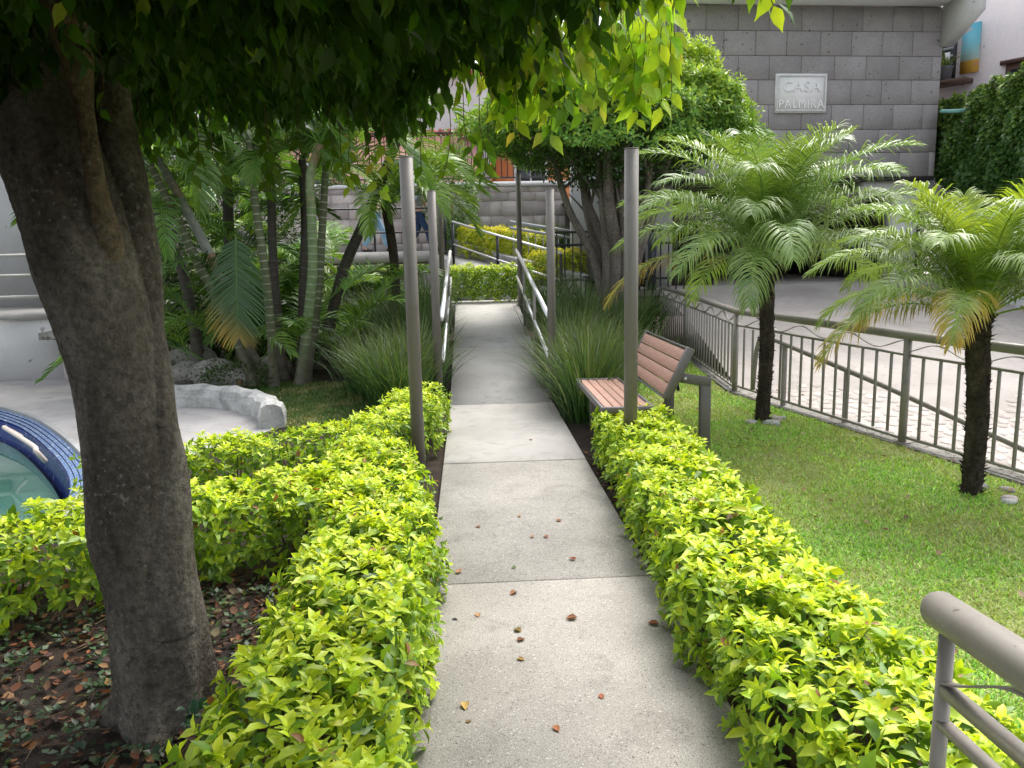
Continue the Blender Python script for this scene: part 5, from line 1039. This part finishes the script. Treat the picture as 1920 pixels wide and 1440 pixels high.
# far-from-view inner leaves keep the canopy closed
m = 42000; a = rng.uniform(0, 6.28, m); q = np.sqrt(rng.uniform(0, .92, m)); X = CX+RX*q*np.cos(a); Yy = CY+RY_*q*np.sin(a); Pi = np.stack([X, Yy, bottom(X, Yy)+.12+rng.uniform(0, .95, m)], 1); Pi = Pi[np.linalg.norm(Pi-[0, 0, CH], axis=1) > 1.0]; m = len(Pi)
near_ = (PP[:, 1] > 1.5) & ((PP[:, 2] < bottom(PP[:, 0], PP[:, 1])+.30) | (((PP[:, 0]-CX)/RX)**2+((PP[:, 1]-CY)/RY_)**2 > .62)); inn_ = re[~near_[re]]; re = re[near_[re]]
mk('crown', join([scatter(PP[re], D[re], Nn[re], sz[re], LTF, C[re], .95), scatter(PP[inn_], D[inn_], Nn[inn_], sz[inn_], LT4, C[inn_], .95), scatter(Pi, nrm(rdir(m)+[0, 0, -.8]), nrm(rdir(m)+[0, 0, .8]), rng.uniform(.07, .1, m), LT4, pal(m, [(.05, .11, .015)], [1]), 1.3)]), LEAFF, ft, kind='stuff')
mk('hanging_twigs', join(hang), TWIG, ft, kind='stuff')

# ------------------------------------------------------------ lawn blades, litter, weeds
def inpoly(x, y, poly):
    c = np.zeros(len(x), bool); n = len(poly); j = n-1
    for i in range(n):
        xi, yi = poly[i]; xj, yj = poly[j]; m = ((yi > y) != (yj > y)) & (x < (xj-xi)*(y-yi)/(yj-yi+1e-12)+xi); c ^= m; j = i
    return c
def lawn(name, poly, n, y0, y1, x0, x1, cols, wts, hmin, hmax, label):
    y = y0*(y1/y0)**rng.uniform(0, 1, n); x = rng.uniform(x0, x1, n); k = inpoly(x, y, poly); x, y = x[k], y[k]
    pt = np.sin(x*3.1+1+np.sin(y*1.7))*np.sin(y*2.3+np.sin(x*2))+.7*np.sin(x*7.7+y*5.1+np.sin(y*9))*np.sin(x*13-y*4)+rng.normal(0, .45, len(x)); kk = pt > -.95; x, y, pt = x[kk], y[kk], pt[kk]; n = len(x)
    C = pal(n, cols, wts, .2); dry = pt < -.3; C[dry] = C[dry]*.45+np.array([.40, .34, .17])*.55; lush = pt > .8; C[lush] = C[lush]*[.78, .97, .8]
    V, F, c3 = blades(np.stack([x, y, np.full(n, .004)], 1), rng.uniform(0, 6.28, n), rng.uniform(.2, 1.3, n), rng.uniform(hmin, hmax, n)*(1+y*.04), .0055*(1+y*.12), rng.uniform(0, .9, n), C, 2)
    mk(name, (V, F, c3), BLADE, label=label, cat='grass', kind='stuff')
rng = np.random.default_rng(101)
GC = [(.36, .57, .09), (.48, .66, .13), (.26, .46, .07), (.56, .58, .26)]
lawn('grass', LAWN_R, 320000, 1.2, 14.3, 1.3, 5.2, GC, [4, 3, 2, 1.3], .012, .034, 'short bright green lawn between the right hedge and the fence')
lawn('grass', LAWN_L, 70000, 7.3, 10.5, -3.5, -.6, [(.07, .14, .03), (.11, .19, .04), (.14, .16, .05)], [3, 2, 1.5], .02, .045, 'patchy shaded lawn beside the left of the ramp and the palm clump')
# litter on the soil under the big tree
n = 3800; y = rng.uniform(1.0, 3.9, n); x = rng.uniform(-3.2, -.55, n); k = ~((np.abs(x+1.12) < .17) & (np.abs(y-2.62) < .17)); x, y = x[k], y[k]; n = len(x)
LV = (np.array([(0, 0, 0), (-.3, .3, .16), (0, .35, .0), (.3, .3, .12), (-.24, .65, .2), (0, .7, .08), (.24, .65, .14), (0, 1, .22)]), LT8[1])
az = rng.uniform(0, 6.28, n); D = np.stack([np.sin(az), np.cos(az), rng.uniform(-.1, .25, n)], 1)
mk('leaf_litter', scatter(np.stack([x, y, rng.uniform(.004, .02, n)], 1), D, nrm(rng.normal(0, .35, (n, 3))+[0, 0, 1]), rng.uniform(.022, .055, n), LV, pal(n, [(.10, .045, .025), (.19, .075, .035), (.06, .035, .025), (.27, .15, .07), (.2, .16, .09)], [4, 2.4, 4, 1.2, 1], .2), rng.uniform(.8, 1.3, n)), DRY, label='brown and rusty leaf litter on the dark soil under the big tree', cat='leaf litter', kind='stuff')
n = 760; cx = rng.uniform(-3.2, -.6, n); cy = rng.uniform(1.1, 3.9, n); k = ~((np.abs(cx+1.12) < .22) & (np.abs(cy-2.62) < .2)); cx, cy = cx[k], cy[k]; n = len(cx); m = 7; a = rng.uniform(0, 6.28, (n, m)); P = np.stack([cx[:, None]+np.sin(a)*.025, cy[:, None]+np.cos(a)*.025, rng.uniform(.01, .04, (n, m))], -1).reshape(-1, 3)
D = np.stack([np.sin(a), np.cos(a), rng.uniform(.1, .8, (n, m))], -1).reshape(-1, 3)
mk('groundcover', scatter(P, D, nrm(rng.normal(0, .3, (n*m, 3))+[0, 0, 1]), rng.uniform(.02, .04, n*m), LT6, pal(n*m, [(.035, .075, .03), (.06, .12, .045), (.09, .13, .04)], [3, 2, 1]), 1.3), LEAF, label='sprawling small green weeds on the soil under the big tree', cat='weeds', kind='stuff')
tw = []
for i in range(150):
    x, y, a = rng.uniform(-3, -.6), rng.uniform(1.2, 3.7), rng.uniform(0, 6.28); L = rng.uniform(.05, .28); b = np.array([x, y, .012]); e = b+[L*math.cos(a), L*math.sin(a), rng.uniform(0, .02)]; tw.append(tube([b, (b+e)/2+rng.normal(0, .01, 3)*[1, 1, .3]+[0, 0, .008], e], .0018, 4, cap=False))
mk('twig_litter', join(tw), TWIG, label='thin dead twigs scattered on the soil under the big tree', cat='twigs', kind='stuff')
# litter in the strip at the foot of the right hedge
n = 500; x = rng.uniform(.87, 1.3, n); y = rng.uniform(.8, 6, n); az = rng.uniform(0, 6.28, n); D = np.stack([np.sin(az), np.cos(az), rng.uniform(-.1, .2, n)], 1)
mk('leaf_litter', scatter(np.stack([x, y, np.full(n, .01)], 1), D, nrm(rng.normal(0, .3, (n, 3))+[0, 0, 1]), rng.uniform(.03, .05, n), LV, pal(n, [(.12, .06, .04), (.2, .1, .06), (.07, .045, .03)], [2, 1, 2])), DRY, label='dry leaves on the strip of soil under the right hedge', cat='leaf litter', kind='stuff')
# lawn debris
n = 140; y = 1.4*(10/1.4)**rng.uniform(0, 1, n); x = rng.uniform(1.5, 3.6, n); az = rng.uniform(0, 6.28, n); D = np.stack([np.sin(az), np.cos(az), rng.uniform(-.1, .3, n)], 1)
mk('fallen_leaves', scatter(np.stack([x, y, np.full(n, .03)], 1), D, nrm(rng.normal(0, .4, (n, 3))+[0, 0, 1]), rng.uniform(.03, .05, n), LV, pal(n, [(.3, .2, .12), (.2, .1, .06), (.4, .32, .2)], [2, 2, 1])), DRY, label='few dry leaves scattered over the right lawn', cat='leaf litter', kind='stuff')
# debris along fence kerb
# small weed sprig on trunk foot
n = 26; P = np.tile([-.93, 2.42, .12], (n, 1))+rng.normal(0, .035, (n, 3)); wd = thing('weed', 'small dark green seedling against the foot of the big trunk', 'weed', (-.93, 2.42, 0))
mk('leaves', scatter(P, nrm(rng.normal(0, .5, (n, 3))+[0, -.5, .4]), nrm(rng.normal(0, .3, (n, 3))+[0, -.6, 1]), rng.uniform(.03, .05, n), LT8, pal(n, [(.03, .09, .04)], [1]), 1.1), LEAF, wd, kind='stuff')
mk('stem', tube([(-.93, 2.42, 0), (-.93, 2.42, .14)], .003, 5), TWIG, wd)

# ------------------------------------------------------------ two walkers on the raised walkway
def skinned(name, pts, edges, mat, parent, sub=2):
    me = bpy.data.meshes.new(name); o0 = org(parent); me.from_pydata([tuple(np.array(p[:3])-o0) for p in pts], edges, []); me.materials.append(mat)
    ob = bpy.data.objects.new(name, me); COL.objects.link(ob); ob.parent = parent; ORG[ob.name] = tuple(o0)
    ob.modifiers.new('skin', 'SKIN'); sk_ = me.skin_vertices[0].data
    for i, p in enumerate(pts): r = p[3]; sk_[i].radius = (r, r) if np.ndim(r) == 0 else r
    sk_[0].use_root = True; sb = ob.modifiers.new('sub', 'SUBSURF'); sb.levels = sub; sb.render_levels = sub
    for p_ in me.polygons: p_.use_smooth = True
    ob.modifiers['skin'].use_smooth_shade = True; return ob
def person(label, x, y, z, fx, jeans, shirt):
    t = thing('person', label, 'person', (x, y, z))
    def W(a, b, c, r): return (x+a*fx, y+b, z+c, r)
    hip = .93; body = [W(0, 0, hip, (.13, .10)), W(0, 0, 1.15, (.12, .09)), W(.02, 0, 1.36, (.15, .10)), W(.02, 0, 1.47, (.055, .055)), W(.04, 0, 1.56, (.07, .08)), W(.05, 0, 1.66, (.085, .095)), W(.05, 0, 1.73, (.06, .07)),
        W(.0, -.09, .88, .085), W(.20, -.1, .50, .055), W(.30, -.1, .09, .038), W(.42, -.1, .05, .035), W(0, .09, .88, .085), W(-.06, .1, .48, .055), W(-.32, .1, .12, .038), W(-.22, .1, .04, .035),
        W(.02, -.19, 1.38, .05), W(-.12, -.23, 1.12, .04), W(-.10, -.22, .88, .03), W(-.07, -.22, .80, .03), W(.02, .19, 1.38, .05), W(.14, .23, 1.12, .04), W(.26, .22, .90, .03), W(.31, .22, .84, .03)]
    ed = [(0, 1), (1, 2), (2, 3), (3, 4), (4, 5), (5, 6), (0, 7), (7, 8), (8, 9), (9, 10), (0, 11), (11, 12), (12, 13), (13, 14), (2, 15), (15, 16), (16, 17), (17, 18), (2, 19), (19, 20), (20, 21), (21, 22)]
    skinned('body', body, ed, SKIN, t)
    tr_ = [W(0, 0, hip+.04, (.145, .115)), W(0, -.09, .86, .105), W(.19, -.1, .50, .078), W(.29, -.1, .10, .065), W(0, .09, .86, .105), W(-.06, .1, .48, .078), W(-.31, .1, .14, .065)]
    skinned('trousers', tr_, [(0, 1), (1, 2), (2, 3), (0, 4), (4, 5), (5, 6)], jeans, t)
    sh_ = [W(0, 0, .97, (.155, .12)), W(.01, 0, 1.2, (.145, .11)), W(.02, 0, 1.38, (.17, .12)), W(.02, 0, 1.46, (.08, .08)), W(.02, -.2, 1.38, .07), W(-.08, -.23, 1.18, .06), W(.02, .2, 1.38, .07), W(.1, .23, 1.18, .06)]
    skinned('shirt', sh_, [(0, 1), (1, 2), (2, 3), (2, 4), (4, 5), (2, 6), (6, 7)], shirt, t)
    skinned('hair', [W(.02, 0, 1.70, (.095, .1)), W(.03, 0, 1.78, (.07, .075)), W(-.01, 0, 1.62, (.06, .07))], [(0, 1), (0, 2)], HAIRM, t)
    for b_ in ((.31, -.1), (-.28, .1)):
        V, F = cbox(.27, .1, .09, .03, 2); link('shoe', mesh('shoe', V, F, BLACKM, None, True), t, (x+(b_[0]+.07)*fx, y+b_[1], z+.045))
    for s2 in (-1, 1): mk('eye', tube([(x+.135*fx, y+s2*.035, z+1.665), (x+.142*fx, y+s2*.035, z+1.665)], .009, 6), BLACKM, t)
    mk('nose', tube([(x+.13*fx, y, z+1.655), (x+.165*fx, y, z+1.625)], [.008, .014], 6), SKIN, t); mk('mouth', tube([(x+.133*fx, y-.02, z+1.595), (x+.133*fx, y+.02, z+1.595)], .005, 5), RED, t)
person('walker in light blue jeans striding along the raised walkway', -2.2, 19.0, 1.75, 1, denim('light_denim', (.20, .33, .45)), WHITE)
person('walker in dark blue jeans following close to the metal post', -1.15, 19.2, 1.75, 1, denim('dark_denim', (.03, .055, .12)), GREYR)
